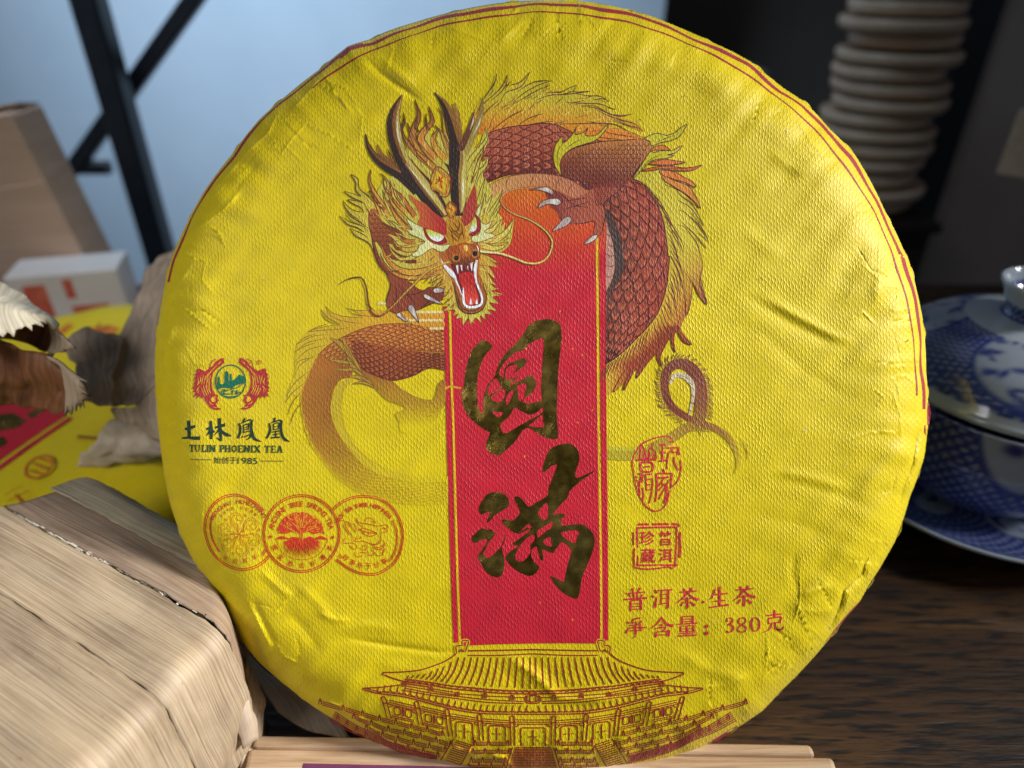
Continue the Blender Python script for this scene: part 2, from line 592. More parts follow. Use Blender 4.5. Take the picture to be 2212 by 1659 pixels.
def surf_n(px, py, lift=0.0):
    e = 2.0
    p0 = surf(px, py, lift)
    a = surf(px + e, py, lift) - p0
    b = surf(px, py - e, lift) - p0
    n = np.cross(a, b)
    n /= np.linalg.norm(n, axis=1)[:, None]
    return p0, n


def page_attr(me, px, py):
    a = me.attributes.new("page", 'FLOAT_VECTOR', 'POINT')
    arr = np.zeros((len(px), 3), np.float32)
    arr[:, 0] = px
    arr[:, 1] = -py
    a.data.foreach_set("vector", arr.ravel())


# ---- paper, print and foil materials
def paper_nodes(nt, yellow, printed, emboss=1.0):
    pg = node(nt, 'ShaderNodeAttribute', attribute_name='page').outputs['Vector']
    warp = nt.nodes.new('ShaderNodeTexNoise')
    warp.inputs['Scale'].default_value = 0.011
    warp.inputs['Detail'].default_value = 3
    nt.links.new(pg, warp.inputs['Vector'])
    wv = nt.nodes.new('ShaderNodeVectorMath')
    wv.operation = 'MULTIPLY_ADD'
    nt.links.new(warp.outputs['Color'], wv.inputs[0])
    wv.inputs[1].default_value = (26, 26, 0)
    nt.links.new(pg, wv.inputs[2])
    sp = nt.nodes.new('ShaderNodeSeparateXYZ')
    nt.links.new(wv.outputs[0], sp.inputs[0])
    x, y = sp.outputs[0], sp.outputs[1]
    # chains of little eyes: wavy ribs that meet and part
    sx = math_(nt, 'SINE', math_(nt, 'MULTIPLY', x, math.pi / 12.5))
    cy = math_(nt, 'MULTIPLY', math_(nt, 'COSINE', math_(nt, 'MULTIPLY', y, 2 * math.pi / 26.0)), 0.58)
    g = math_(nt, 'SUBTRACT', sx, cy)
    ridge = math_(nt, 'POWER', 2.718, math_(nt, 'MULTIPLY', math_(nt, 'MULTIPLY', g, g), -4.0))
    n1 = noise_(nt, pg, 0.07, 5.0, 0.65)
    ampn = nt.nodes.new('ShaderNodeMapRange')
    nt.links.new(noise_(nt, pg, 0.012, 3.0), ampn.inputs[0])
    ampn.inputs[1].default_value = .3
    ampn.inputs[2].default_value = .7
    ampn.inputs[3].default_value = .35
    ampn.inputs[4].default_value = 1.15
    h = math_(nt, 'ADD', math_(nt, 'MULTIPLY', ridge, ampn.outputs[0]), math_(nt, 'MULTIPLY', n1, 0.9))
    mott = ramp_(nt, noise_(nt, pg, 0.02, 5.0, 0.65), [(0.25, (.90, .90, .90, 1)), (0.75, (1.05, 1.05, 1.05, 1))])
    col = yellow
    if printed:
        a = node(nt, 'ShaderNodeAttribute', attribute_name='print')
        col = mix_(nt, a.outputs['Alpha'], yellow, a.outputs['Color'])
    return mix_(nt, 1.0, col, mott, 'MULTIPLY'), h, pg


YEL = lc(217, 194, 6)


def paper_mat(name, printed):
    m, nt, ns, ln, b = new_mat(name)
    col, h, pg = paper_nodes(nt, YEL, printed)
    ln.new(col, b.inputs['Base Color'])
    b.inputs['Roughness'].default_value = 0.52
    b.inputs['Specular IOR Level'].default_value = 0.34
    b.inputs['Sheen Weight'].default_value = 0.05
    b.inputs['Sheen Roughness'].default_value = 0.5
    bump_(nt, h, 1.0, 0.00085, b)
    return m


M_PAPER = paper_mat("yellow_paper", False)
M_PRINT = paper_mat("printed_paper", True)


def foil_mat():
    m, nt, ns, ln, b = new_mat("gold_foil")
    pg = node(nt, 'ShaderNodeAttribute', attribute_name='page').outputs['Vector']
    c = ramp_(nt, noise_(nt, pg, 0.0055, 3.0, 0.5), [(0.34, (.30, .19, .03, 1)), (0.70, (.62, .43, .10, 1))])
    ln.new(c, b.inputs['Base Color'])
    b.inputs['Metallic'].default_value = 1.0
    ln.new(ramp_(nt, noise_(nt, pg, 0.02, 4.0), [(0.3, (.20, .20, .20, 1)), (0.7, (.38, .38, .38, 1))]), b.inputs['Roughness'])
    h = math_(nt, 'ADD', math_(nt, 'ADD', math_(nt, 'MULTIPLY', noise_(nt, pg, 0.03, 4.0, 0.6), .55), math_(nt, 'MULTIPLY', noise_(nt, pg, 0.16, 3.0), 0.3)), math_(nt, 'MULTIPLY', noise_(nt, pg, 0.006, 2.0), 4.5))
    bump_(nt, h, 0.9, 0.0026, b)
    return m


M_FOIL = foil_mat()


# ---- the cake itself
cake_loc = tuple(WH(1172, 1650, 0.10))
CAKE = empty("tea_cake", cake_loc, "large yellow tea cake printed with a dragon and red banner, upright on the stand", "tea cake",
             "yellow paper wrapped tea cakes")
nr, na = 235, 900
tt = np.concatenate([np.linspace(0, .78, 150, endpoint=False), np.linspace(.78, 1.0, nr - 150)])
ph = np.linspace(-np.pi, np.pi, na, endpoint=False)
R_ = rim(ph)
Tg, Pg = np.meshgrid(tt, ph, indexing='ij')
Rg = np.meshgrid(tt, R_, indexing='ij')[1]
gx = (CX + Tg * Rg * np.cos(Pg)).ravel()
gy = (CY + Tg * Rg * np.sin(Pg)).ravel()
pv, pn = surf_n(gx, gy)
rows = [pv]
# the side wall rolls over and goes back to the smaller rear face
hz = DC - height(CX + R_ * np.cos(ph), CY + R_ * np.sin(ph))
pgx, pgy = [gx], [gy]
for k, (sc_, back) in enumerate([(.997, .025), (.992, .06), (.984, .10), (.970, .145), (.945, .185), (.90, .22), (.80, .245), (.5, .25), (.02, .25)]):
    wob = 1 + .004 * np.sin(ph * 37 + k) + .003 * np.sin(ph * 83 + 2 * k)
    qx = CX + R_ * sc_ * wob * np.cos(ph)
    qy = CY + R_ * sc_ * wob * np.sin(ph)
    w = k / 8.0
    z = hz * (1 - w) + (DC + .11) * w + back * (1 - .25 * w) * .9
    u = (qx - 2048) / F4 * DC * 1.07
    v = (1536 - qy) / F4 * DC * 1.07
    if k < 3:
        u = (qx - 2048) / F4 * z
        v = (1536 - qy) / F4 * z
    rows.append(CAM0 + u[:, None] * RGT + v[:, None] * UPV + z[:, None] * FWD)
    pgx.append(qx)
    pgy.append(qy - 40 * k)
allv = np.vstack(rows)
paper = addmesh("wrapper_paper", allv, grid_faces(nr + 9, na, True), M_PAPER, CAKE)
page_attr(paper.data, np.concatenate(pgx), np.concatenate(pgy))
nn = np.zeros((len(allv), 3))
nn[:len(pn)] = pn
paper.data.normals_split_custom_set_from_vertices(nn.tolist())


# ------------------------------------------------------------------ ink: print laid on that paper
LIFT0, LSTEP = .0010, .00006


class Ink:
    """collects the shapes of one printed part; coordinates are 4096 px page pixels"""

    def __init__(self):
        self.x, self.y, self.l, self.c, self.f, self.n = [], [], [], [], [], 0

    def add(self, x, y, layer, col, faces):
        x = np.asarray(x, float)
        self.x.append(x)
        self.y.append(np.asarray(y, float))
        self.l.append(np.full(len(x), float(layer)))
        self.c.append(col)
        self.f += [tuple(i + self.n for i in f) for f in faces]
        self.n += len(x)

    def build(self, name, parent, mat=None, label=None):
        x, y, l = np.concatenate(self.x), np.concatenate(self.y), np.concatenate(self.l)
        c = np.vstack(self.c)
        p, n = surf_n(x, y, LIFT0 + l * LSTEP)
        # every face looks at the viewer
        ff = []
        for f in self.f:
            s = sum(x[f[i]] * y[f[(i + 1) % len(f)]] - x[f[(i + 1) % len(f)]] * y[f[i]] for i in range(len(f)))
            if abs(s) < 1e-7:
                continue
            ff.append(f if s < 0 else f[::-1])
        used = sorted({i for f in ff for i in f})
        remap = np.full(len(x), -1)
        remap[used] = np.arange(len(used))
        ff = [tuple(remap[i] for i in f) for f in ff]
        org = np.array(parent.location)
        q = parent.parent
        while q is not None:
            org = org + np.array(q.location)
            q = q.parent
        me = bpy.data.meshes.new(name)
        me.from_pydata((p[used] - org).tolist(), [], ff)
        me.polygons.foreach_set("use_smooth", [True] * len(me.polygons))
        page_attr(me, x[used], y[used])
        a = me.attributes.new("print", 'FLOAT_COLOR', 'POINT')
        a.data.foreach_set("color", c[used].astype(np.float32).ravel())
        me.materials.append(mat or M_PRINT)
        o = bpy.data.objects.new(name, me)
        COL.objects.link(o)
        o.parent = parent
        me.normals_split_custom_set_from_vertices(n[used].tolist())
        if label:
            o["label"] = label
        return o


class Frame:
    """drawing in the pixel frame of one enlarged view: origin and scale"""

    def __init__(self, ox, oy, s):
        self.o = np.array([ox, oy], float)
        self.s = s

    def __call__(self, pts):
        p = P(pts) if isinstance(pts, str) else np.asarray(pts, float)
        q = p.copy()
        q[:, :2] = p[:, :2] / self.s + self.o
        return q


ID = Frame(0, 0, 1)


def colarr(col, x, y, alpha):
    n = len(x)
    out = np.ones((n, 4))
    if callable(col):
        r = col(x, y)
        if isinstance(r, tuple):
            r, alpha = r
        out[:, :3] = lin(r)
    else:
        out[:, :3] = lin(col)
    out[:, 3] = alpha
    return out


def inside(rings, x, y):
    c = np.zeros(x.shape, bool)
    for r in rings:
        x0, y0 = r[:, 0], r[:, 1]
        x1, y1 = np.roll(x0, -1), np.roll(y0, -1)
        for i in range(len(r)):
            k = (y0[i] > y) != (y1[i] > y)
            if k.any():
                xi = (x1[i] - x0[i]) * (y[k] - y0[i]) / (y1[i] - y0[i]) + x0[i]
                c[k] ^= x[k] < xi
    return c


def fill(ink, fr, pts, col, layer, alpha=1.0, smooth=True, step=9.0, holes=(), bstep=6.0):
    rings = []
    for i, r in enumerate([pts] + list(holes)):
        r = fr(r)
        r = cr(r, bstep, True) if smooth else np.vstack([cr(r[[k, (k + 1) % len(r)]], 10.0)[:-1] for k in range(len(r))])
        rings.append(r)
    allp = np.vstack(rings)
    mn, mx = allp.min(0), allp.max(0)
    ys = np.arange(mn[1] + step * .5, mx[1], step * .87)
    gx_, gy_ = [], []
    for j, yy in enumerate(ys):
        xs = np.arange(mn[0] + (step * .5 if j % 2 else 0), mx[0], step)
        gx_.append(xs)
        gy_.append(np.full(len(xs), yy))
    if gx_:
        gx_ = np.concatenate(gx_)
        gy_ = np.concatenate(gy_)
        k = inside(rings, gx_, gy_)
        gx_, gy_ = gx_[k], gy_[k]
    else:
        gx_ = gy_ = np.zeros(0)
    edges, off = [], 0
    for r in rings:
        m = len(r)
        edges += [(off + i, off + (i + 1) % m) for i in range(m)]
        off += m
    vv = [Vector((a, b)) for a, b in allp] + [Vector((a, b)) for a, b in zip(gx_, gy_)]
    res = delaunay_2d_cdt(vv, edges, [], 0, 1e-4, False)
    rx = np.array([v.x for v in res[0]])
    ry = np.array([v.y for v in res[0]])
    tri = np.array([f for f in res[2] if len(f) == 3])
    cxm, cym = rx[tri].mean(1), ry[tri].mean(1)
    tri = tri[inside(rings, cxm, cym)]
    ink.add(rx, ry, layer, colarr(col, rx, ry, alpha), [tuple(t) for t in tri])


def ribbon(ink, pts, widths, cols, layer, alphas=1.0, step=7.0, closed=False, ncol=None, smooth=True):
    """painted stroke: widths / cols / alphas are lists spread along its length (px of the page)"""
    if closed:
        p = cr(np.asarray(pts)[:, :2], step, True)
        p = np.vstack([p, p[:1]])
    else:
        p = cr(np.asarray(pts)[:, :2], step) if smooth else np.asarray(pts)[:, :2]
    d = np.gradient(p, axis=0)
    if closed:
        d[0] = d[-1] = p[1] - p[-2]
    ln_ = np.hypot(d[:, 0], d[:, 1]) + 1e-9
    nx, ny = -d[:, 1] / ln_, d[:, 0] / ln_
    s = np.concatenate([[0], np.cumsum(np.hypot(*(p[1:] - p[:-1]).T))])
    s = s / (s[-1] + 1e-9)
    widths = np.atleast_1d(np.asarray(widths, float))
    w = np.interp(s, np.linspace(0, 1, len(widths)), widths) if len(widths) > 1 else np.full(len(s), widths[0])
    cols = np.atleast_2d(np.asarray(cols, float))
    c = np.stack([np.interp(s, np.linspace(0, 1, len(cols)), cols[:, k]) if len(cols) > 1 else np.full(len(s), cols[0, k]) for k in range(3)], 1)
    al = np.atleast_1d(np.asarray(alphas, float))
    a = np.interp(s, np.linspace(0, 1, len(al)), al) if len(al) > 1 else np.full(len(s), al[0])
    k = ncol or (2 if w.max() < 14 else (3 if w.max() < 26 else int(w.max() / 9) + 1))
    X, Y, C = [], [], []
    for j in range(k):
        o = (j / (k - 1) - .5) * w
        X.append(p[:, 0] + nx * o)
        Y.append(p[:, 1] + ny * o)
        C.append(np.column_stack([lin(c), a]))
    n = len(p)
    X = np.stack(X, 1).ravel()
    Y = np.stack(Y, 1).ravel()
    C = np.stack(C, 1).reshape(-1, 4)
    ink.add(X, Y, layer, C, grid_faces(n, k))


DK = (78, 40, 26)


def lines(ink, fr, txt, w=4.5, col=DK, layer=10, alpha=1.0, prof=None):
    """several strokes, ; between them; thin ends unless prof says otherwise"""
    for t in txt.split(';'):
        t = t.strip()
        if not t:
            continue
        pr = prof if prof is not None else [.35, 1, 1, .45]
        ribbon(ink, fr(t), [w * q for q in pr], [col], layer, alpha)


def brush(ink, fr, txt, col, layer, k=1.0):
    """written strokes 'w w w|x,y x,y' with widths in frame pixels"""
    for t in txt.split(';'):
        t = t.strip()
        if not t:
            continue
        w, p = t.split('|')
        w = [float(q) / fr.s * k for q in w.split()]
        pts = fr(p)
        ribbon(ink, pts, w, [col], layer, step=5.0)


def lock(ink, fr, pts, w, c0, c1, layer, outline=True, ow=4.0, oc=DK, prof=(1, .92, .6, .05)):
    """a lock of hair: tapering, coloured from root to tip, with its two drawn edges"""
    p = fr(pts)
    ribbon(ink, p, [w * q for q in prof], [c0, c0, c1], layer)
    if outline:
        q = cr(p[:, :2], 8.0)
        d = np.gradient(q, axis=0)
        l_ = np.hypot(d[:, 0], d[:, 1]) + 1e-9
        s = np.linspace(0, 1, len(q))
        ww = np.interp(s, np.linspace(0, 1, len(prof)), [w * r * .5 for r in prof])
        for sg in (-1, 1):
            e = q + np.column_stack([-d[:, 1] / l_, d[:, 0] / l_]) * (ww * sg)[:, None]
            ribbon(ink, e, [ow * .5, ow, ow, ow * .6], [oc], layer + .5, smooth=False)


_TXT = {}


def glyphs(body, bold=0.0, shear=0.0):
    key = (body, bold, shear)
    if key not in _TXT:
        c = bpy.data.curves.new("lettering", 'FONT')
        c.body = body
        c.offset = bold
        c.shear = shear
        c.resolution_u = 3
        o = bpy.data.objects.new("lettering", c)
        COL.objects.link(o)
        bpy.context.view_layer.update()
        me = bpy.data.meshes.new_from_object(o.evaluated_get(bpy.context.evaluated_depsgraph_get()))
        v = np.array([tuple(q.co)[:2] for q in me.vertices]) if len(me.vertices) else np.zeros((0, 2))
        f = [tuple(q.vertices) for q in me.polygons]
        bpy.data.objects.remove(o)
        bpy.data.curves.remove(c)
        bpy.data.meshes.remove(me)
        _TXT[key] = (v, f)
    return _TXT[key]


def text(ink, fr, body, x, y, hgt, col, layer, ang=0.0, width=None, bold=0.0, alpha=1.0):
    """lettering centred on x,y of the frame, hgt frame px high (measured on the glyphs)"""
    v, f = glyphs(body, bold)
    if not len(v):
        return
    mn, mx = v.min(0), v.max(0)
    q = (v - (mn + mx) / 2) * (hgt / max(1e-6, mx[1] - mn[1]))
    if width:
        q[:, 0] *= width / (q[:, 0].max() - q[:, 0].min())
    a = math.radians(ang)
    X = x + q[:, 0] * math.cos(a) + q[:, 1] * math.sin(a)
    Y = y + q[:, 0] * math.sin(a) - q[:, 1] * math.cos(a)
    pts = fr(np.column_stack([X, Y]))
    ink.add(pts[:, 0], pts[:, 1], layer, colarr(col, pts[:, 0], pts[:, 1], alpha), f)


def arc_text(ink, fr, body, cx, cy, r, a0, a1, hgt, col, layer, inward=False, bold=0.0, ry=None):
    """letters set one by one round a circle, angles in degrees clockwise from the top"""
    n = len(body)
    ry = ry or r
    for i, ch in enumerate(body):
        if ch == ' ':
            continue
        a = math.radians(a0 + (a1 - a0) * (i / (n - 1) if n > 1 else .5))
        x, y = cx + r * math.sin(a), cy - ry * math.cos(a)
        rot = math.degrees(a) + (180 if inward else 0)
        hh = hgt
        text(ink, fr, ch, x, y, hh, col, layer, rot, bold=bold)
# ------------------------------------------------------------------ the print: banner and gold characters
fA = Frame(1340, 320, 3.0)
fB = Frame(1340, 780, 3.0)
fC = Frame(1950, 250, 2.0)
fE = Frame(2050, 900, 2.0)
fG = Frame(1100, 1080, 2.0)
fT = Frame(2500, 1350, 1.7215)
f1 = Frame(1800, 1280, 3.0)
f2 = Frame(1850, 1750, 2.5023)
fL = Frame(650, 1400, 3.0)
fS = Frame(790, 1950, 2.665)
fR = Frame(2480, 1730, 2.9946)
fK = Frame(2460, 2310, 3.0014)
fP = Frame(1250, 2480, 2.0)
fQ = Frame(2100, 2480, 2.0)


def lerp(a, b, t):
    a, b = np.asarray(a, float), np.asarray(b, float)
    t = np.asarray(t, float)
    return a + (b - a) * t[..., None]


RED = (196, 30, 50)
bannercol = lambda x, y: np.where((y < 930)[:, None], lerp((214, 114, 26), (204, 70, 32), np.clip((y - 740) / 190, 0, 1)),
                                  lerp((204, 70, 32), RED, np.clip((y - 930) / 170, 0, 1)))
k = Ink()
fill(k, ID, "1950,1010 1960,860 2000,790 2060,745 2180,725 2300,735 2400,780 2424,810 2424,1010 2381,1010", bannercol, 2, smooth=False)
fill(k, ID, "1950,1005 2382,1005 2385,1250 2392,1750 2397,2100 2401,2480 2399,2574 2250,2573 2132,2574 1990,2577 1847,2583 1842,2480 1826,2100 1812,1700 1806,1400 1802,1200 1950,1170", bannercol, 2, smooth=False)
fill(k, ID, "1771,1225 1791,1225 1799,1500 1808,1750 1816,2100 1829,2478 1834,2569 1815,2571 1810,2478 1797,2100 1787,1750 1780,1480", RED, 2, smooth=False)
fill(k, ID, "2396,1005 2423,1005 2425,1500 2427,1750 2432,2200 2433,2480 2433,2562 2413,2562 2412,2480 2408,2200 2404,1750 2398,1250", RED, 2, smooth=False)
for sx, sy in ((1990, 1500), (2105, 1395), (2290, 1395), (2190, 1570), (2098, 1825), (2330, 1420), (2240, 1245), (1845, 1445), (2310, 1690), (1990, 2300), (2200, 2050), (2160, 2410), (2290, 2480), (1900, 1560), (2370, 1640), (2065, 1560)):
    fill(k, ID, [(sx - 3, sy - 2), (sx + 1, sy - 5), (sx + 4, sy), (sx, sy + 5)], (228, 150, 40), 4)
BANNER = k.build("red_banner", CAKE)
k = Ink()
gold = (228, 182, 24)
for t, w in (("1800,1245 1806,1500 1815,1750 1824,2100 1836,2480 1839,2580", 9), ("2388,950 2390,1200 2396,1750 2403,2200 2406,2480 2406,2555", 10)):
    k = Ink()
    ribbon(k, P(t), [w], [gold], 4)
    k.build("gold_border_line", BANNER)

# the two brushed characters, stamped in gold foil
k = Ink()
fill(k, f1, "480,1355 440,1330 330,1255 230,1160 165,1050 140,900 145,830 165,800 190,600 250,400 290,330 380,250 450,255 505,310 490,350 440,400 390,480 350,600 328,720 325,900 340,1040 375,1120 "
     "390,1120 400,1050 412,900 450,790 540,670 560,600 600,500 640,440 720,350 800,270 900,140 930,80 1010,20 1080,0 1180,-12 1260,10 1320,60 1340,180 1328,350 1310,500 1295,700 1288,900 1282,1150 1298,1400 1250,1432 1140,1405 1060,1365 940,1295 870,1330 830,1390 760,1480 640,1590 600,1625 560,1620 500,1600 440,1550 430,1510 450,1440", None or (0, 0, 0), 6, smooth=True, bstep=5,
     holes=["1112,215 1125,260 1125,330 1112,480 1105,600 1095,750 1095,880 1105,930 1100,965 980,995 900,1000 872,980 900,930 960,895 1010,840 1035,760 1020,710 980,670 940,665 880,710 800,745 720,790 715,770 790,715 795,690 770,690 720,720 690,710 790,620 880,560 918,510 905,470 880,455 810,480 720,520 660,580 645,640 645,695 585,640 600,590 680,480 800,380 860,370 980,270",
            "665,620 700,560 800,535 805,565 760,640 690,710 660,690",
            "545,700 590,745 615,800 600,830 500,885 465,910 455,860 470,790", "490,935 520,900 610,835 650,830 670,860 650,940 600,985 560,990",
            "755,835 762,870 740,930 700,1010 690,1025 672,990 680,920 720,860", "805,800 880,755 915,770 920,800 900,870 890,930 850,975 825,960 815,860",
            "510,1090 560,1105 635,1105 630,1130 600,1160 560,1155 530,1130", "790,1050 840,1080 950,1135 1040,1110 1110,1050 1115,1100 1085,1130 980,1185 880,1240 780,1300 690,1350 630,1350 610,1250 700,1170 750,1090",
            "1113,1140 1118,1200 1135,1270 1100,1290 950,1270 1000,1225 1060,1170"])
ch1 = k.build("gold_character", CAKE, M_FOIL)
k = Ink()
fill(k, f2, "1035,60 1085,65 1150,115 1168,180 1165,250 1140,320 1128,385 1150,405 1220,375 1328,330 1270,375 1180,440 1080,530 1040,620 1000,650 960,700 905,775 960,760 1030,770 1000,810 985,825 1005,880 1100,870 1200,870 1260,910 1310,970 1325,1040 1300,1150 1260,1250 1220,1340 1190,1430 1170,1560 1150,1612 1110,1610 1010,1555 930,1475 880,1390 920,1400 1010,1445 1022,1420 1050,1290 1090,1150 1090,1125 1040,1070 990,1050 950,1100 920,1130 915,1155 870,1150 800,1120 812,1200 800,1230 780,1225 760,1150 745,1095 730,1090 690,1130 690,1180 710,1240 745,1265 765,1310 720,1370 670,1385 590,1360 500,1300 440,1230 430,1195 480,1140 560,1085 515,1080 500,1060 560,1020 640,960 680,930 650,900 600,930 555,960 500,940 440,890 400,850 410,820 500,830 550,790 575,745 530,640 518,605 545,588 590,610 660,690 720,660 850,580 860,510 900,410 945,280 900,280 850,320 815,350 800,345 815,260 860,140 930,85", (0, 0, 0), 6, bstep=5,
     holes=["850,655 855,800 810,825 770,790 755,755 790,700", "905,845 890,905 840,935 760,1000 745,970 750,935 800,900 870,860", "690,890 660,865 590,930 560,965 620,940 690,900",
            "710,970 725,1020 680,1080 680,1150 620,1230 570,1240 535,1220 530,1170 580,1080 640,1010", "880,1000 885,1050 898,1085 860,1090 810,1050 820,1020",
            "990,950 1060,935 1130,928 1165,945 1150,1000 1130,1055 1080,1040 1000,985"])
for t in ("240,575 300,548 390,552 440,590 470,640 460,690 400,730 320,780 290,820 245,848 270,770 265,740 190,770 162,720 180,660 215,610",
          "90,1000 130,960 190,910 250,925 290,920 325,960 300,1005 265,1045 225,1130 205,1160 215,1180 250,1205 300,1180 350,1130 390,1090 420,1000 438,965 415,1060 395,1095 405,1160 418,1220 415,1320 380,1390 320,1395 240,1350 180,1250 153,1190 200,1120 250,1035 240,1015 180,1030 130,1055 95,1035"):
    fill(k, f2, t, (0, 0, 0), 6, bstep=5)
ch2 = k.build("gold_character", CAKE, M_FOIL)

# ------------------------------------------------------------------ the printed dragon
DRAGON = empty("dragon_print", cake_loc, None, None)
DRAGON.parent = CAKE
DRAGON.location = (0, 0, 0)
OR, YO = (222, 130, 34), (204, 186, 44)


def scales(ink, outer, inner, ns, nw, w, col, layer, flip=1, a=1.0, bulge=.9, hi=None):
    """overlapping scales drawn over a strip between two edges"""
    o = cr(outer, 10.0)
    i = cr(inner, 10.0)

    def at(s, t):
        s = np.clip(s, 0, 1)
        po = np.column_stack([np.interp(s, np.linspace(0, 1, len(o)), o[:, d]) for d in (0, 1)])
        pi = np.column_stack([np.interp(s, np.linspace(0, 1, len(i)), i[:, d]) for d in (0, 1)])
        return po + (pi - po) * np.asarray(t)[:, None]
    for r in range(ns):
        for c in range(nw + 1):
            t0 = (c + (.5 if r % 2 else 0) - .5) / nw
            if t0 < -.3 or t0 > 1.0:
                continue
            u = np.linspace(0, 1, 7)
            t = t0 + u / nw
            s = (r + .1 + bulge * np.sin(u * np.pi) ** .8 + random.uniform(-.12, .12)) / ns
            m = (t > .0) & (t < 1.0)
            if m.sum() < 3:
                continue
            al = a(s.mean()) if callable(a) else a
            ribbon(ink, at(s[m], t[m]), [w * .6, w, w * .6], [col], layer, al, step=8)
            if hi is not None and m.sum() > 5:
                s2 = (r + .1 + bulge * .55 * np.sin(u * np.pi) ** .8) / ns
                ribbon(ink, at(s2[m], (t0 + (.2 + u * .6) / nw)[m]), [w, w * 2.6, w], [hi], layer - .5, al, step=8)


def strip(ink, outer, inner, col, layer, alpha=1.0, n=60):
    """filled band between two edges; col(s, t) and alpha(s, t)"""
    o = cr(outer, 6.0)
    i = cr(inner, 6.0)
    s = np.linspace(0, 1, n)
    po = np.column_stack([np.interp(s, np.linspace(0, 1, len(o)), o[:, d]) for d in (0, 1)])
    pi = np.column_stack([np.interp(s, np.linspace(0, 1, len(i)), i[:, d]) for d in (0, 1)])
    m = max(3, int(np.hypot(*(po - pi).T).max() / 10) + 1)
    t = np.linspace(0, 1, m)
    S, T = np.meshgrid(s, t, indexing='ij')
    X = po[:, None, 0] + (pi - po)[:, None, 0] * t
    Y = po[:, None, 1] + (pi - po)[:, None, 1] * t
    c = np.ones((S.size, 4))
    c[:, :3] = lin(col(S.ravel(), T.ravel())) if callable(col) else lin(col)
    c[:, 3] = alpha(S.ravel(), T.ravel()) if callable(alpha) else alpha
    ink.add(X.ravel(), Y.ravel(), layer, c, grid_faces(n, m))


# --- mane along the back
k = Ink()


def manecol(x, y):
    cx, cy = (x - 1950) * 2, (y - 250) * 2
    t = np.clip((530 + .06 * np.clip(cx - 500, 0, 900) - cy) / 250, 0, 1)
    return lerp(OR, YO, t ** .7)


fill(k, fC, "-150,560 -130,430 -60,310 0,250 70,95 80,110 60,210 110,200 160,97 150,210 230,180 343,72 300,180 380,165 515,148 460,185 500,187 440,220 560,245 640,235 715,180 690,225 830,228 740,250 880,268 975,312 880,305 960,345 1030,375 940,360 1010,410 1165,410 1080,440 1180,480 1245,552 1120,505 1010,470 960,490 1060,530 1250,598 1290,640 1000,665 700,600 540,510 330,510 60,560", manecol, 1)
lines(k, fC, "-60,330 20,220 60,150 75,92;0,245 50,180 75,92;0,300 80,230 130,170 160,97;20,312 110,235 150,170 160,97;100,322 150,240 270,190 343,72;180,182 270,150 343,72;190,328 300,240 420,175 515,147;240,232 350,165 440,145 515,147;"
      "210,332 330,262 420,212 500,185;390,300 500,262 600,255 690,225 715,178;470,238 580,238 650,205 715,178;560,262 700,247 830,228;650,232 730,235 830,228;680,243 800,265 900,270 975,312;840,300 920,290 975,312;"
      "620,317 760,327 900,332 980,362 1030,375;750,350 860,362 930,392 1000,417 1100,422 1165,408;760,342 870,352 960,402 1060,432 1165,408;860,372 960,422 1080,462 1180,492 1245,552;1010,452 1120,502 1200,522 1245,552;"
      "20,560 100,490 200,420 290,380;230,512 340,442 450,408;300,502 420,482 520,470;800,470 900,490 960,490;-80,480 0,380 90,300;-100,420 -30,330 60,250;700,580 900,600 1100,620;900,540 1000,570 1200,600;480,495 700,490 1000,490 1120,545 1260,605", 4.2, (104, 66, 34), 3)

BO = np.vstack([fC("1150,930 1230,960 1300,1050 1370,1160 1410,1280 1430,1400 1445,1550"), fE("1255,250 1245,400 1225,520 1190,640 1140,740 1060,840 980,920 880,1020 800,1080 748,1110")])
BI = np.vstack([fC("860,1060 920,1170 985,1300 1010,1400 1020,1500"), fE("825,250 820,370 790,460 750,520"), ID("2423,1190 2423,1240 2423,1290 2423,1340 2423,1390 2423,1455")])


def mane2(x, y):
    ye = np.interp(y, BO[:, 1], BO[:, 0])
    d = np.clip((x - ye) / 170, 0, 1)
    d = np.where(y > 1300, np.clip((x - ye) / 90, 0, 1), d)
    ty = np.clip((y - 960) / 260, 0, 1)
    hot = lerp((226, 150, 40), (150, 62, 30), d ** .8)
    return lerp(YO, (0, 0, 0), np.zeros(len(x))) * (1 - (ty * (.35 + .65 * d)))[:, None] + hot * (ty * (.35 + .65 * d))[:, None]


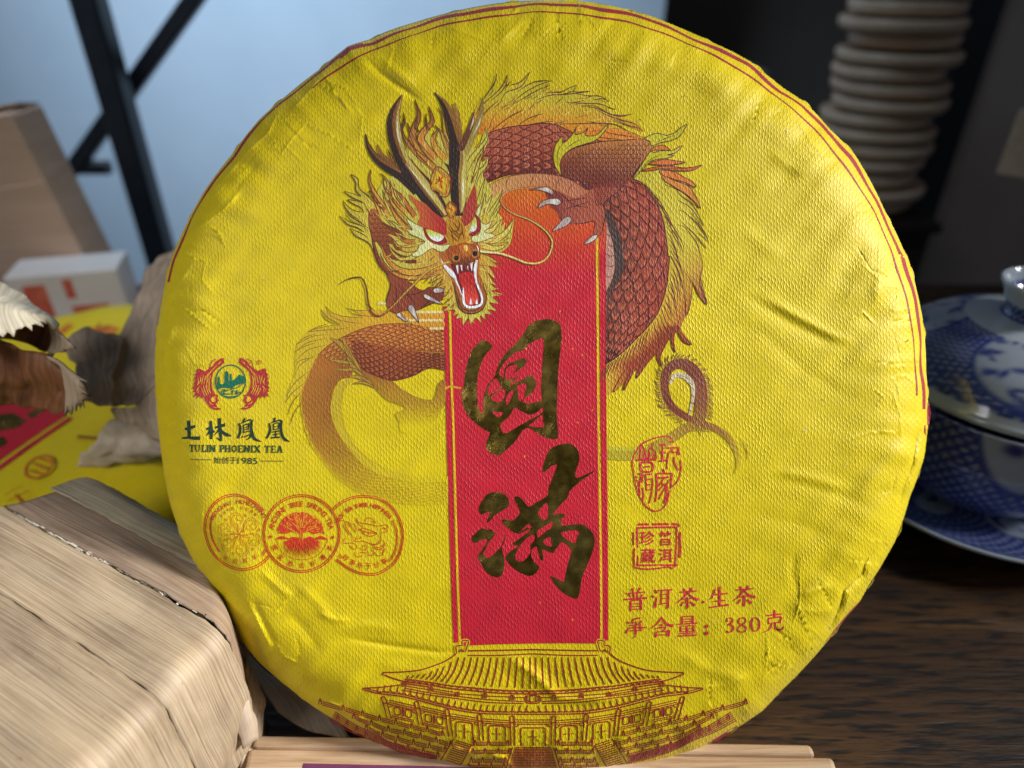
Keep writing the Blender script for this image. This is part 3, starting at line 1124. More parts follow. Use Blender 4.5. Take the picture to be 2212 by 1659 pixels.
fill(k, ID, "2530,715 2560,692 2645,676 2700,695 2745,720 2782,750 2730,740 2770,770 2790,800 2800,832 2740,790 2790,850 2817,903 2760,850 2800,920 2837,968 2790,930 2827,995 2780,950 2800,1010 2812,1060 2806,1120 2815,1165 2827,1218 2795,1180 2770,1135 2762,1210 2745,1262 2722,1312 2738,1345 2767,1378 2735,1368 2710,1325 2696,1352 2697,1380 2701,1410 2688,1385 2685,1345 2660,1385 2642,1425 2645,1462 2630,1440 2626,1415 2588,1455 2546,1512 2552,1480 2532,1494 2496,1560 2500,1530 2480,1548 2452,1568 2424,1577 2424,1440 2500,1380 2580,1300 2630,1220 2655,1100 2655,950 2620,830 2560,740", mane2, 1)
lines(k, ID, "2782,750 2720,730 2650,700;2800,832 2770,770 2700,735 2640,690;2800,832 2730,770 2660,738;2817,903 2770,820 2720,780 2700,745;2817,903 2760,830 2710,800;2837,968 2790,900 2740,850 2715,840;2837,968 2800,900 2760,865;2827,995 2780,940 2730,890;2812,1060 2790,980 2740,910 2715,900;"
      "2806,1120 2815,1165 2827,1218 2795,1180 2770,1130 2730,1080;2827,1218 2800,1130 2812,1060;2770,1135 2762,1210 2745,1262 2740,1200 2735,1120;2722,1312 2738,1345 2767,1378 2735,1368 2710,1325 2720,1260;2696,1352 2697,1380 2701,1410 2688,1385 2685,1345 2700,1290;2685,1345 2660,1385 2642,1425 2645,1462 2630,1440 2626,1415 2640,1370;2626,1415 2588,1455 2546,1512 2556,1470 2600,1400;2532,1494 2496,1560 2500,1530 2530,1470;2480,1548 2452,1568 2470,1530 2500,1480", 4.2, (96, 44, 28), 3)
for q in range(46):
    s = q / 45
    j = int(s * (len(BO) - 1))
    u = s * (len(BO) - 1) - j
    p = BO[j] * (1 - u) + BO[min(j + 1, len(BO) - 1)] * u
    L = 70 + 50 * random.random() + (40 if s < .5 else 0)
    a0 = .75 + .75 * s + random.uniform(-.1, .1)
    if s > .72:
        a0 = 1.9 + (s - .72) * .9
    pts = [p + np.array([8, 0])]
    for m in range(4):
        a = a0 + .12 * m * (1 if s < .6 else -.6)
        pts.append(pts[-1] + np.array([math.cos(a), math.sin(a)]) * L / 4)
    ribbon(k, np.array(pts), [2, 4.5, 4, 1.5], [(112, 60, 30)], 3)
MP = [cr(fC("-150,560 -130,430 -60,310 0,250 60,210 160,150 300,180 460,185 640,235 740,250 880,268 960,345 1010,410 1120,505 960,490 1060,530 1250,598 1000,665 700,600 540,510 330,510 60,560"), 12, True)]
for q in range(150):
    x, y = RNG.uniform(1880, 2560), RNG.uniform(330, 560)
    if not inside(MP, np.array([x]), np.array([y]))[0]:
        continue
    s = (x - 1880) / 680
    a = -1.15 + 1.35 * s + RNG.normal(0, .18)
    L = RNG.uniform(26, 64)
    dr = np.array([math.cos(a), math.sin(a)])
    p = np.array([x, y])
    cc = [(232, 206, 84), (186, 122, 44), (128, 80, 38), (214, 160, 60)][q % 4]
    ribbon(k, np.array([p - dr * L * .5, p + np.array([-dr[1], dr[0]]) * RNG.uniform(-5, 5), p + dr * L * .5]), [1.5, 4, 1], [cc], 2.5)
k.build("dragon_mane", DRAGON)

# --- body
k = Ink()
bodyc = lambda a, b, c: (lambda s, t: np.where((t < .5)[:, None], lerp(a, b, t * 2), lerp(b, c, t * 2 - 1)))
R1o = fC("-40,590 60,545 200,512 330,500 450,487 540,497 620,530 700,570 800,600 900,625 1000,650")
R1i = fC("-40,985 60,940 150,908 250,892 350,886 450,888 550,912 640,950 750,1005 860,1030 1000,1030")
strip(k, R1o, R1i, bodyc((176, 92, 64), (164, 74, 52), (104, 38, 34)), 3)
scales(k, R1o, R1i, 13, 6, 4.5, (80, 36, 28), 5, hi=(184, 100, 72))
ribbon(k, R1o, [4], [DK], 5)
strip(k, BO, BI, bodyc((160, 62, 44), (158, 70, 50), (104, 52, 44)), 3, n=100)
scales(k, BO, BI, 17, 5, 5, (70, 30, 24), 5, hi=(178, 88, 62))
ribbon(k, BO, [4.5], [DK], 5)
fill(k, ID, "2424,880 2440,900 2455,950 2461,1000 2463,1040 2460,1090 2446,1130 2424,1162", (190, 138, 122), 5, smooth=False)
lines(k, ID, "2425,900 2440,912 2452,912;2424,935 2445,945 2458,940;2424,975 2445,985 2461,980;2424,1015 2445,1025 2462,1018;2424,1060 2445,1066 2460,1058;2424,1105 2440,1108 2450,1100", 4, (112, 66, 58), 6)
ribbon(k, fC("905,1150 960,1220 1000,1320 1035,1430 1050,1540"), [8, 26, 36, 36, 36], [(84, 56, 50), (70, 54, 52)], 6)
ribbon(k, fE("850,240 855,340 830,430 785,510 752,560"), [36, 38, 34, 24, 6], [(70, 54, 52), (84, 54, 46)], 6)
tan = lambda x, y: lerp((206, 150, 88), (182, 108, 76), np.clip((x - 1990) / 330, 0, 1))
fill(k, fC, "-60,1010 30,970 100,935 200,905 330,888 450,890 560,905 640,930 720,970 800,1035 770,1065 690,1080 600,1050 540,1008 460,985 330,988 220,1012 130,1052 60,1100 0,1160 -60,1170", tan, 5)
lines(k, fC, "180,910 150,960 160,1020;380,890 355,940 340,985;600,920 560,960 545,1005;700,965 660,1000 640,1055;-60,1010 30,970 100,935 200,905 330,888 450,890 560,905 640,930 720,970 800,1035", 3.6, (120, 64, 44), 6)
# left coil, fading into the paper
L1o = fG("1362,480 1230,450 1100,433 950,430 820,440 700,470 600,510 500,560 420,610 345,680")
L1i = fG("1362,660 1200,650 1050,640 900,625 800,620 720,620 660,650 610,690 580,740 560,790")
strip(k, L1o, L1i, bodyc((196, 112, 44), (188, 104, 42), (160, 80, 36)), 1)
scales(k, L1o, L1i, 22, 6, 3.6, (112, 60, 28), 2, hi=(206, 132, 56))
ribbon(k, L1o, [3.5], [(120, 70, 30)], 2)
LTo = fG("600,560 660,560 760,590 900,610 1050,640 1200,655 1362,665")
LTi = fG("640,740 700,800 790,845 930,888 1100,852 1230,790 1362,806")
strip(k, LTo, LTi, bodyc((170, 86, 40), (138, 60, 34), (116, 48, 28)), 2)
scales(k, LTo, LTi, 20, 6, 4, (84, 40, 24), 3, hi=(168, 88, 44))
olive = (164, 112, 28)


def legcol(x, y):
    return lerp((150, 84, 34), (170, 128, 24), np.clip((y - 1480) / 120, 0, 1)), np.clip(1 - (y - 1600) / 110, 0.0, .92)


fill(k, fG, "690,800 760,890 830,975 900,1040 1000,1080 1042,1112 965,1150 990,1220 1010,1300 1120,1290 1240,1230 1300,1180 1330,1120 1362,1060 1362,880 1300,920 1285,1000 1250,1040 1150,1025 1030,965 940,890 800,850", legcol, 2)
lines(k, fG, "940,890 1030,965 1150,1025 1250,1040 1285,1000 1300,920;700,810 760,890 830,975 900,1040 1000,1080 1042,1112 965,1150", 3.5, (120, 84, 24), 3, .7)
for r in range(7):
    for c in range(5):
        x0, y0 = 800 + c * 75 + r * 42, 870 + r * 42 + c * 12
        if inside([fG("760,870 900,1030 1250,1170 1330,1050 1250,1045 1030,970 930,893")], *(np.array([q]) for q in fG([(x0, y0)])[0]))[0]:
            lines(k, fG, f"{x0},{y0} {x0+20},{y0+26} {x0+50},{y0+16}", 3.2, (116, 76, 26), 3, .7)
LCo = fG("520,550 430,600 345,680 290,780 245,880 205,1000 210,1120 240,1280 300,1420 400,1560 530,1690 700,1790 900,1850 1150,1880 1385,1870")
LCi = fG("620,700 610,850 540,870 490,920 455,1030 445,1130 470,1230 520,1330 590,1430 690,1540 800,1620 1000,1680 1200,1700 1300,1705 1385,1700")
fade = lambda s, t: np.interp(s, [0, .35, .5, .62, .8, 1], [1, .95, .85, .62, .42, .34]) * np.clip(np.minimum(t * 9, 1) + np.clip(1.2 - s * 3, 0, 1), 0, 1)
strip(k, LCo, LCi, lambda s, t: lerp(lerp((186, 106, 40), (150, 92, 26), s), lerp((156, 78, 34), (152, 104, 24), s), t), 1, fade, 90)
scales(k, LCo, LCi, 40, 7, 3.4, (120, 74, 28), 2, a=lambda s: float(np.interp(s, [0, .4, .6, .8], [.85, .7, .3, 0.02])))
LBi = fG("620,890 560,950 535,1060 545,1180 575,1290 650,1410 770,1520 920,1600 1080,1640 1250,1660 1385,1650")
strip(k, fG("600,860 490,920 455,1030 445,1130 470,1230 520,1330 590,1430 690,1540 800,1620 1000,1680 1200,1700 1385,1700"), LBi, (184, 158, 40), 1.5, lambda s, t: .75 * (1 - s) ** .8)
lines(k, fG, "600,890 545,950 525,1060 535,1180 565,1290 640,1410 760,1520 900,1600", 3, (130, 96, 30), 2.5, .5)
lines(k, fG, "540,900 500,920;500,975 470,1010;490,1060 460,1110;510,1150 470,1190;530,1230 490,1280;570,1310 530,1350;620,1390 590,1430", 3, (130, 96, 30), 2.5, .4)
fill(k, fG, "1385,1700 1200,1700 1000,1690 900,1700 1000,1730 1200,1760 1385,1790", (140, 112, 22), 1.7, .35)
k.build("dragon_body", DRAGON)

# --- fringe and tufts of the left coil
k = Ink()
fill(k, fG, "410,290 470,345 560,375 700,380 640,330 575,305 700,325 860,320 1000,370 1230,440 1100,430 950,430 820,440 700,470 600,510 500,550 430,600 345,680 290,780 245,880 200,1010 150,1000 100,1010 120,930 150,850 160,740 165,655 180,595 270,490 400,450 520,437 440,390 370,318 440,350", lambda x, y: (lerp((198, 168, 34), (206, 150, 40), np.clip((x - 1250) / 200, 0, 1)), np.clip((x - 1130) / 120, .25, .8)), 0.5)
lines(k, fG, "405,288 470,345 560,372 700,380;405,288 430,350 520,402 700,432;365,315 420,380 520,437;365,315 400,392 500,440;520,437 400,452 265,492 380,482 520,472 600,457;570,302 640,322 760,322;570,302 620,347 720,367 860,372;"
      "410,517 300,532 170,597;410,547 260,582 160,657;400,602 260,642 150,742;320,682 200,762 150,862;280,802 160,902 90,1012;240,902 140,982 80,1062;265,492 330,460 420,430;170,597 240,540 330,510;160,657 240,610 330,580;300,700 190,730 160,800;220,960 140,1060 100,1160;215,1050 150,1150 120,1240;720,270 760,290 800,330", 3.4, (122, 86, 34), 1, .85)
for t, w in (("440,545 520,590 590,680 640,760", 40), ("545,540 570,620 620,710 700,830", 44), ("450,720 540,735 610,745 650,765", 30), ("480,790 560,800 640,800 740,880", 26), ("600,850 680,860 740,880 800,940", 34), ("620,910 700,900 780,930 830,960", 22), ("560,640 620,760 700,850 790,930", 40)):
    lock(k, fG, t, w / 2, (178, 140, 44), (196, 160, 36), 4, True, 3.0, (116, 80, 34), (.3, 1, .8, .1))
for y0, x0, x1 in ((337, 1130, 1348), (402, 1070, 1348), (468, 1235, 1350), (268, 820, 895), (390, 990, 1060)):
    ribbon(k, fG([(x0, y0), ((x0 + x1) / 2, y0), (x1, y0)]), [9], [(226, 212, 150)], 5)
fill(k, fG, "1000,345 1100,330 1200,345 1348,345 1348,392 1200,392 1080,395", (212, 150, 44), 4)
fill(k, fG, "1090,412 1348,412 1348,460 1240,460 1100,432", (212, 150, 44), 4)
k.build("dragon_fringe", DRAGON)

# --- tail loop and the band that leads to it
k = Ink()
ribbon(k, P("2426,1812 2520,1816 2600,1800 2680,1755 2740,1716 2790,1690"), [52, 52, 50, 44, 42, 36], [(140, 134, 36), (146, 120, 40), (140, 92, 46), (140, 76, 50)], 1, [.62, .6, .6, .75])
ribbon(k, P("2426,1792 2520,1796 2590,1785"), [16, 16, 8], [(160, 170, 60)], 1.5, [.5, .5, .2])
tail = fT("470,600 515,545 525,450 520,350 495,265 440,200 380,180 320,200 280,260 275,350 300,440 350,500 430,550 520,590 610,620 690,670 745,740 775,820 775,890 755,935")
ribbon(k, tail, [46, 50, 52, 52, 50, 46, 42, 38, 34, 32, 30, 28, 27, 27, 27, 26, 24, 22, 16, 6], [(140, 78, 52), (128, 60, 46), (124, 56, 46), (130, 62, 44), (140, 80, 46), (150, 104, 44)], 3, [.8, .95, 1, 1, 1, 1, 1, .9, .8, .5, .15], ncol=5)
for i, s in enumerate(np.linspace(.02, .5, 26)):
    q = cr(tail, 4.0)
    j = int(s * len(q))
    d = q[j + 1] - q[j]
    d = d / np.hypot(*d)
    nrm = np.array([d[1], -d[0]])
    for sg in (-1, 0, 1):
        c = q[j] + nrm * sg * 13
        ribbon(k, np.array([c + nrm * 6, c + d * 7, c - nrm * 6]), [1.5, 2.5, 1.5], [(88, 40, 34)], 4, .8)
belly = fT("310,315 345,262 400,262 440,290 468,340 468,420 455,480 440,535")
ribbon(k, belly, [10, 17, 22, 22, 16, 12, 10, 4], [(206, 190, 160)], 4)
for q in fT("325,290 365,258 395,262 425,275 452,315 468,350 468,400 462,450 452,500"):
    ribbon(k, np.array([q + [-7, -4], q + [1, 3], q + [7, 6]]), [2, 3, 2], [(110, 76, 60)], 5)
for q in range(64):
    s = q / 63 * .62
    c = cr(tail, 4.0)
    j = min(len(c) - 2, int(s * len(c)))
    d = c[j + 1] - c[j]
    d = d / np.hypot(*d)
    out = np.array([d[1], -d[0]])
    cen = np.array([2740, 1530])
    if (c[j] - cen) @ out < 0:
        out = -out
    wd = np.interp(s, [0, .2, .5, .7], [24, 26, 18, 14])
    b = c[j] + out * wd * .9
    L = random.uniform(22, 40)
    tip = b + out * L * .75 - d * L * random.uniform(.2, .8)
    ribbon(k, np.array([b, (b + tip) / 2 + d * 5, tip]), [9, 6, 1], [(196, 160, 52)], 2, .8)
    ribbon(k, np.array([b, (b + tip) / 2 + d * 8, tip]), [2, 3, 1.5], [(110, 70, 40)], 2.5, .9)
lines(k, fT, "380,590 440,640 520,640 600,650;360,560 400,600 470,620;520,620 600,640 690,690 760,760 800,830;790,690 830,760 840,810;820,740 845,800 835,850", 3, (120, 84, 40), 2.5, .7)
k.build("dragon_tail", DRAGON)

# --- right arm with its flames and claws
k = Ink()
armc = lambda x, y: lerp((182, 116, 56), (124, 52, 40), np.clip((y - 570) / 150 + (2450 - x) / 900, 0, 1))
fill(k, fC, "590,905 578,820 605,745 690,690 800,655 920,632 1100,620 1240,612 1298,635 1312,690 1262,770 1200,850 1135,940 1040,1035 960,1095 900,1150 860,1120 840,1000 720,940", armc, 7)
for r in range(9):
    for c in range(17):
        x0, y0 = 600 + c * 42 + (21 if r % 2 else 0), 650 + r * 34
        p = fC([(x0, y0)])[0]
        if inside([fC("600,890 590,830 640,750 800,680 1100,640 1280,640 1290,690 1180,850 1100,950 960,1060 840,990 720,930")], p[:1], p[1:])[0]:
            lines(k, fC, f"{x0-18},{y0} {x0-6},{y0+20} {x0+12},{y0+16} {x0+22},{y0-4}", 3.4, (86, 44, 28), 8)
handc = lambda x, y: lerp((168, 84, 62), (128, 50, 44), np.clip((2330 - x) / 130, 0, 1))
fill(k, fC, "465,1040 530,1018 610,1050 700,1082 800,1038 860,1000 1000,1000 1050,1020 960,1095 918,1135 945,1200 930,1290 910,1370 872,1392 848,1360 855,1272 760,1287 680,1292 640,1287 600,1262 570,1222 540,1182 500,1150 520,1120 490,1092", handc, 7)
lines(k, fC, "540,1030 620,1080 700,1140 760,1130 820,1110;590,1110 680,1100 800,1080;600,1180 700,1150 800,1160;870,1150 900,1130 920,1135 945,1200 930,1290 910,1370 872,1392;680,1292 760,1287 855,1272 848,1360;570,1222 600,1262 640,1287;590,905 720,945 840,965 960,960;1135,940 1040,1035 960,1095 918,1135;560,1060 600,1090 590,1130;1260,775 1200,850 1135,940;600,745 690,690 800,655 920,632 1100,620 1240,612 1298,635", 4, (74, 34, 28), 8)
fl = (200, 188, 34)
for t, c in (("590,905 545,840 527,760 537,680 570,620 602,590 600,645 645,615 690,560 712,513 702,575 765,560 805,520 782,582 870,580 930,525 975,488 920,572 860,625 780,652 690,682 620,732 582,800 586,870", fl),
             ("1315,668 1300,630 1255,612 1292,585 1360,565 1430,582 1500,560 1550,520 1596,497 1535,590 1460,626 1385,642", fl),
             ("1310,690 1400,660 1465,705 1400,700 1330,720", (206, 120, 40)),
             ("1160,932 1212,850 1262,770 1315,705 1400,705 1480,702 1556,664 1505,722 1440,738 1492,746 1400,776 1300,802 1242,852", fl),
             ("1300,792 1390,770 1480,782 1582,800 1480,818 1380,820 1300,812", (210, 110, 44)),
             ("1240,862 1330,838 1450,828 1560,842 1650,836 1714,820 1640,862 1520,866 1400,852 1300,868", (206, 92, 40)),
             ("1380,865 1480,870 1570,915 1640,955 1666,1000 1580,960 1480,930 1400,900", (214, 122, 44)),
             ("1400,905 1500,945 1600,985 1660,1060 1702,1165 1620,1080 1520,1010 1420,950", (214, 134, 48))):
    fill(k, fC, t, c, 9)
    q = fC(t)
    ribbon(k, q, [3.6], [(94, 56, 30)], 10, closed=True)
lines(k, fC, "560,830 560,720 600,650;620,700 680,650 760,610;1200,880 1300,780 1400,730;1350,640 1420,610 1500,580;1320,850 1450,848 1600,850", 3, (110, 84, 26), 10)
k.build("dragon_arm", DRAGON)
for fr, t in ((fC, "335,1022 420,1000 480,998 528,1030 518,1056 470,1036 400,1018"), (fC, "403,1162 440,1110 510,1088 570,1093 588,1122 562,1142 490,1132"), (fC, "522,1348 570,1290 620,1240 660,1233 670,1263 632,1305 572,1332"),
              (fC, "772,1452 810,1410 850,1380 882,1384 862,1416 812,1446"),
              (fB, "1180,1130 1222,1116 1302,1124 1302,1162 1200,1177"), (fB, "1058,1200 1090,1188 1200,1250 1292,1310 1180,1282 1080,1237"), (fB, "873,1350 910,1313 947,1340 977,1430 1007,1532 940,1452 888,1392"), (fB, "738,1440 770,1408 802,1440 872,1522 800,1492")):
    kc = Ink()
    fill(kc, fr, t, lambda x, y: lerp((224, 218, 206), (170, 150, 146), .5 + .5 * np.sin(x * .09 + y * .07)), 12)
    ribbon(kc, fr(t), [3.2], [(84, 56, 52)], 13, closed=True)
    kc.build("dragon_claw", DRAGON)
# --- left forearm
k = Ink()
fill(k, fB, "600,900 640,1000 666,1060 660,1130 635,1200 618,1290 650,1370 720,1422 800,1402 900,1382 1000,1382 1100,1332 1200,1292 1300,1250 1300,1120 1200,1108 1130,1100 1080,1142 1000,1120 930,1060 850,1020 760,980 680,930", lambda x, y: lerp((146, 70, 44), (124, 54, 36), np.clip((x - 1560) / 180, 0, 1)), 6)
lines(k, fB, "600,900 640,1000 666,1060 660,1130 635,1200 618,1290 650,1370 720,1422;760,1080 820,1160 900,1230 950,1300 960,1340;930,1060 870,1150;850,1190 960,1190 1060,1150 1130,1100;700,1250 760,1340 800,1402;1000,1382 1100,1332 1200,1292;1050,1340 1150,1260;720,1060 740,1200 720,1330", 3.8, (70, 34, 26), 7)
k.build("dragon_forearm", DRAGON)
# --- the dragon's head
k = Ink()
GO, OL, BR = (212, 158, 52), (200, 190, 74), (150, 80, 36)
# locks behind the head, left
fill(k, fB, "500,150 470,60 380,-10 320,-50 280,-110 275,-190 195,-245 250,-150 250,-60 310,15 200,-22 105,-45 200,28 300,70 330,100 250,70 150,58 230,112 310,150 345,205 230,190 150,148 93,65 130,160 200,240 260,285 190,262 120,200 200,300 335,375 150,322 52,250 150,350 275,395 350,445 250,422 185,400 250,490 360,545 425,595 456,665 470,560 440,400", lambda x, y: lerp((196, 178, 44), (206, 186, 66), np.clip((x - 1380) / 120, 0, 1)), 8)
lines(k, fB, "500,150 470,60 380,-10 320,-50 280,-110 275,-190 195,-245 250,-150 250,-60 310,15 200,-22 105,-45;105,-45 200,28 300,70 360,110;330,100 250,70 150,58 230,112 310,150 350,210;93,65 130,160 200,240 260,285 350,360;93,65 160,140 240,190 345,205;52,250 150,350 275,395 350,445;52,250 130,290 200,330 335,375 400,440;185,400 250,490 360,545 425,595 456,665;185,400 270,440 350,480 400,520;120,200 190,262 300,330 400,400;350,110 400,200 420,280;300,-60 400,20 480,110", 4, (84, 56, 28), 9)
# neck
fill(k, fB, "400,230 420,178 470,160 520,200 600,300 760,400 830,520 850,640 980,790 1010,1000 850,1022 700,962 620,922 560,882 500,780 462,650 442,500 410,380", lambda x, y: lerp((168, 98, 48), (132, 58, 36), np.clip((y - 850) / 170, 0, 1)), 9)
for r in range(11):
    for c in range(6):
        x0, y0 = 430 + c * 62 + (30 if r % 2 else 0) + r * 8, 220 + r * 52
        if x0 < 460 + r * 34 + 90 and y0 < 800:
            lines(k, fB, f"{x0-26},{y0-6} {x0-14},{y0+26} {x0+14},{y0+26} {x0+28},{y0-8}", 3.6, (84, 44, 24), 10)
lines(k, fB, "400,230 410,380 442,500 462,650 500,780 560,882 640,960", 4.5, (74, 36, 22), 10)
k.build("dragon_neck", DRAGON)

k = Ink()


def furcol(x, y):
    d = np.hypot((x - 1830) / 190, (y - 1010) / 230)
    return lerp((208, 142, 52), OL, np.clip(d - .15, 0, 1))


# crown, cheeks and beard in one ground colour
fill(k, fB, "520,-60 560,-130 640,-200 700,-230 790,-300 830,-420 860,-560 900,-650 940,-560 1000,-640 1060,-700 1110,-840 1150,-700 1220,-800 1300,-700 1380,-640 1440,-560 1540,-600 1660,-560 1740,-620 1810,-800 1845,-690 1800,-560 1700,-430 1780,-400 1835,-470 1800,-300 1772,-240 1845,-130 1880,-30 1860,60 1930,10 2010,-60 1960,60 1985,110 1930,200 1960,220 2010,290 1985,380 2040,330 2030,420 2090,360 2142,275 2135,400 2110,560 2065,632 1990,682 1880,690 1740,700 1860,740 1950,800 2022,822 1900,806 1960,870 1840,850 1900,930 1922,1002 1830,930 1900,1040 1950,1082 1870,1064 1920,1110 1976,1120 1880,1152 2012,1192 1890,1222 1960,1300 1850,1292 1942,1384 1832,1372 1882,1434 1800,1424 1805,1490 1740,1446 1762,1542 1690,1470 1632,1552 1600,1470 1542,1562 1520,1470 1455,1490 1480,1424 1420,1452 1440,1376 1300,1384 1380,1310 1300,1316 1370,1250 1290,1240 1370,1170 1290,1160 1330,1090 1230,1110 1290,1000 1180,1090 1180,1000 1060,1060 1190,930 1000,1000 800,1002 650,920 560,790 500,640 492,560 600,700 720,790 800,770 900,745 760,700 640,590 700,600 780,640 700,520 640,470 820,520 740,420 560,300 500,160 470,30",
     furcol, 11)
# crown flames
for t, w, c0, c1 in (("1230,1100 1100,980 960,860 840,700 800,560", 80, (190, 130, 56), (130, 80, 40)), ("1200,1050 1040,900 960,760 900,620 865,510", 70, GO, (120, 66, 40)),
                     ("1150,980 1000,820 930,700 960,560 1010,420 960,240", 100, (190, 130, 60), (104, 58, 40)), ("1200,960 1080,800 1030,700 1080,600 1170,490 1125,315", 100, (206, 140, 60), (124, 66, 40)),
                     ("1330,960 1200,800 1180,700 1230,600 1200,540", 80, GO, (140, 80, 40)), ("1390,900 1330,760 1280,640 1220,560", 70, (196, 150, 60), (150, 96, 44)), ("1400,820 1340,700 1310,560 1290,420 1235,330", 46, (190, 160, 60), (150, 120, 50)),
                     ("1000,620 960,560 980,500 965,440", 26, (120, 70, 44), (100, 56, 40)), ("800,700 790,600 830,500 820,395", 44, (90, 70, 60), (80, 66, 60)), ("1110,600 1090,480 1095,400", 22, (130, 76, 44), (110, 64, 40)),
                     ("1560,1100 1640,950 1740,820 1800,740 1830,660 1800,580", 66, OL, (206, 196, 84)), ("1660,1260 1720,1120 1800,1040 1830,960 1832,900", 60, OL, (204, 196, 90)), ("1640,1300 1720,1000 1760,900 1790,800", 50, (206, 196, 90), OL),
                     ("600,1560 520,1480 470,1400 430,1330 400,1350", 40, (160, 90, 44), (150, 84, 40)), ("650,1650 560,1480 470,1340 415,1200 430,1070", 56, GO, (170, 100, 46)), ("700,1560 620,1400 640,1260 590,1160 540,1120", 50, OL, (170, 110, 50)),
                     ("860,1600 720,1440 680,1300 660,1200", 60, GO, (186, 110, 44)), ("800,1520 700,1400 600,1300 570,1180", 36, (190, 110, 44), (150, 80, 40)), ("560,1640 500,1500 440,1400", 40, GO, (150, 90, 44)),
                     ("740,1090 690,960 630,830", 30, (190, 130, 50), (160, 90, 40))):
    lock(k, fA, t, w / 3, c0, c1, 12, True, 3.6, (98, 54, 28))
# cheek and sideburn locks, left
for t, w, c0, c1 in (("1260,850 1100,910 900,930 740,880 620,760 560,620 505,560", 90, GO, (176, 96, 42)), ("1250,920 1050,980 860,990 700,930 600,830 540,700", 60, (206, 150, 56), (170, 92, 40)), ("1000,700 900,760 800,770 700,700 640,590", 60, OL, (200, 160, 60)),
                     ("980,640 860,660 760,620 680,520", 60, (204, 166, 60), (190, 140, 50)), ("960,560 880,560 800,520 700,420 640,380", 56, (196, 130, 50), (170, 90, 44)), ("1000,480 900,440 820,360 720,240 640,60", 70, GO, (186, 110, 48)),
                     ("900,340 800,240 700,120 620,-40", 60, (206, 170, 64), GO), ("960,260 880,140 800,20 700,-80", 60, (190, 110, 46), (170, 92, 40)), ("840,540 760,440 640,380 560,330", 40, (140, 72, 36), (130, 64, 34)), ("800,650 740,640 690,580", 36, (140, 70, 36), (124, 56, 32)),
                     ("980,800 880,800 790,790", 40, (120, 50, 34), (110, 44, 30)), ("780,420 720,350 640,300", 40, (206, 190, 90), (196, 160, 70)), ("640,160 600,60 570,-60", 30, OL, GO),
                     ("1290,960 1200,1010 1130,1060", 40, (216, 170, 60), OL), ("1300,1040 1240,1080 1190,1110", 36, (216, 150, 50), (206, 170, 60))):
    lock(k, fB, t, w / 3, c0, c1, 12.5, True, 3.6, (104, 56, 28))
# cheek and ear locks, right
for t, w, c0, c1 in (("1760,520 1900,540 2020,480 2100,380 2142,280", 90, (226, 206, 100), (206, 196, 80)), ("1760,440 1880,420 1960,330 2010,290", 60, (226, 210, 110), (210, 196, 80)), ("1760,600 1900,640 2010,620 2080,560", 70, (224, 200, 92), (210, 190, 70)),
                     ("1840,250 1900,160 1960,60 2010,-60", 44, OL, (200, 160, 70)), ("1800,200 1850,80 1880,0", 40, (216, 206, 110), OL), ("1870,300 1930,220 1990,110", 44, OL, (206, 180, 76)), ("1740,300 1790,120 1800,-20", 50, OL, (206, 200, 96)), ("1720,100 1760,-60 1800,-200", 44, OL, (206, 200, 96))):
    lock(k, fB, t, w / 3, c0, c1, 12.5, True, 3.4, (120, 84, 34))
lines(k, fB, "1740,700 1860,740 1950,800 2022,822;1850,760 1900,806 1960,870;1840,850 1900,930 1922,1002;1830,930 1900,1040 1950,1082;1870,1064 1920,1110 1976,1120;1880,1152 1950,1190 2012,1192;1890,1222 1930,1260 1960,1300;1850,1292 1900,1350 1942,1384;1832,1372 1860,1400 1882,1434;1800,1424 1805,1490;1740,1446 1762,1542;1690,1470 1632,1552;1600,1470 1542,1562;1520,1470 1455,1490;1480,1424 1420,1452;1300,1384 1380,1310;1300,1316 1370,1250;1290,1240 1370,1170;1290,1160 1330,1090;1240,1110 1300,1000;1750,800 1800,900 1840,1000;1800,1060 1830,1150;1790,1200 1820,1290;1400,1100 1340,1180;1420,1200 1350,1280;1430,1300 1380,1360;1180,1090 1230,980;1060,1060 1190,930", 3.4, (120, 76, 30), 13)
FP = [cr(fB("520,-60 640,-200 790,-300 860,-560 1000,-640 1110,-840 1220,-800 1380,-640 1540,-600 1740,-620 1810,-800 1800,-560 1780,-400 1800,-300 1772,-240 1860,60 1985,110 1930,200 1985,380 2090,360 2110,560 1990,682 1740,700 1860,740 1850,840 1830,930 1870,1064 1880,1152 1850,1292 1800,1424 1690,1470 1540,1500 1440,1376 1370,1250 1290,1160 1180,1000 1000,1000 800,1002 650,920 500,640 600,700 900,745 640,590 700,520 560,300 500,160"), 12, True)]
for q in range(520):
    x, y = RNG.uniform(1500, 2060), RNG.uniform(500, 1290)
    if not inside(FP, np.array([x]), np.array([y]))[0]:
        continue
    v = np.array([x - 1815, y - 1000 - (30 if y > 1050 else 0)])
    a = math.atan2(v[1], v[0]) + RNG.normal(0, .22)
    if y < 820:
        a = a * .35 + (-math.pi / 2 + (x - 1780) / 700) * .65 if a < 0 else a
    L = RNG.uniform(18, 48)
    dr = np.array([math.cos(a), math.sin(a)])
    p = np.array([x, y])
    cc = [(236, 214, 110), (176, 108, 40), (120, 66, 30), (222, 170, 64), (206, 190, 84), (160, 92, 40)][q % 6]
    ribbon(k, np.array([p - dr * L * .5, p + np.array([-dr[1], dr[0]]) * RNG.uniform(-5, 5), p + dr * L * .5]), [1.5, 4.2, 1], [cc], 13.2)
k.build("dragon_face_fur", DRAGON)

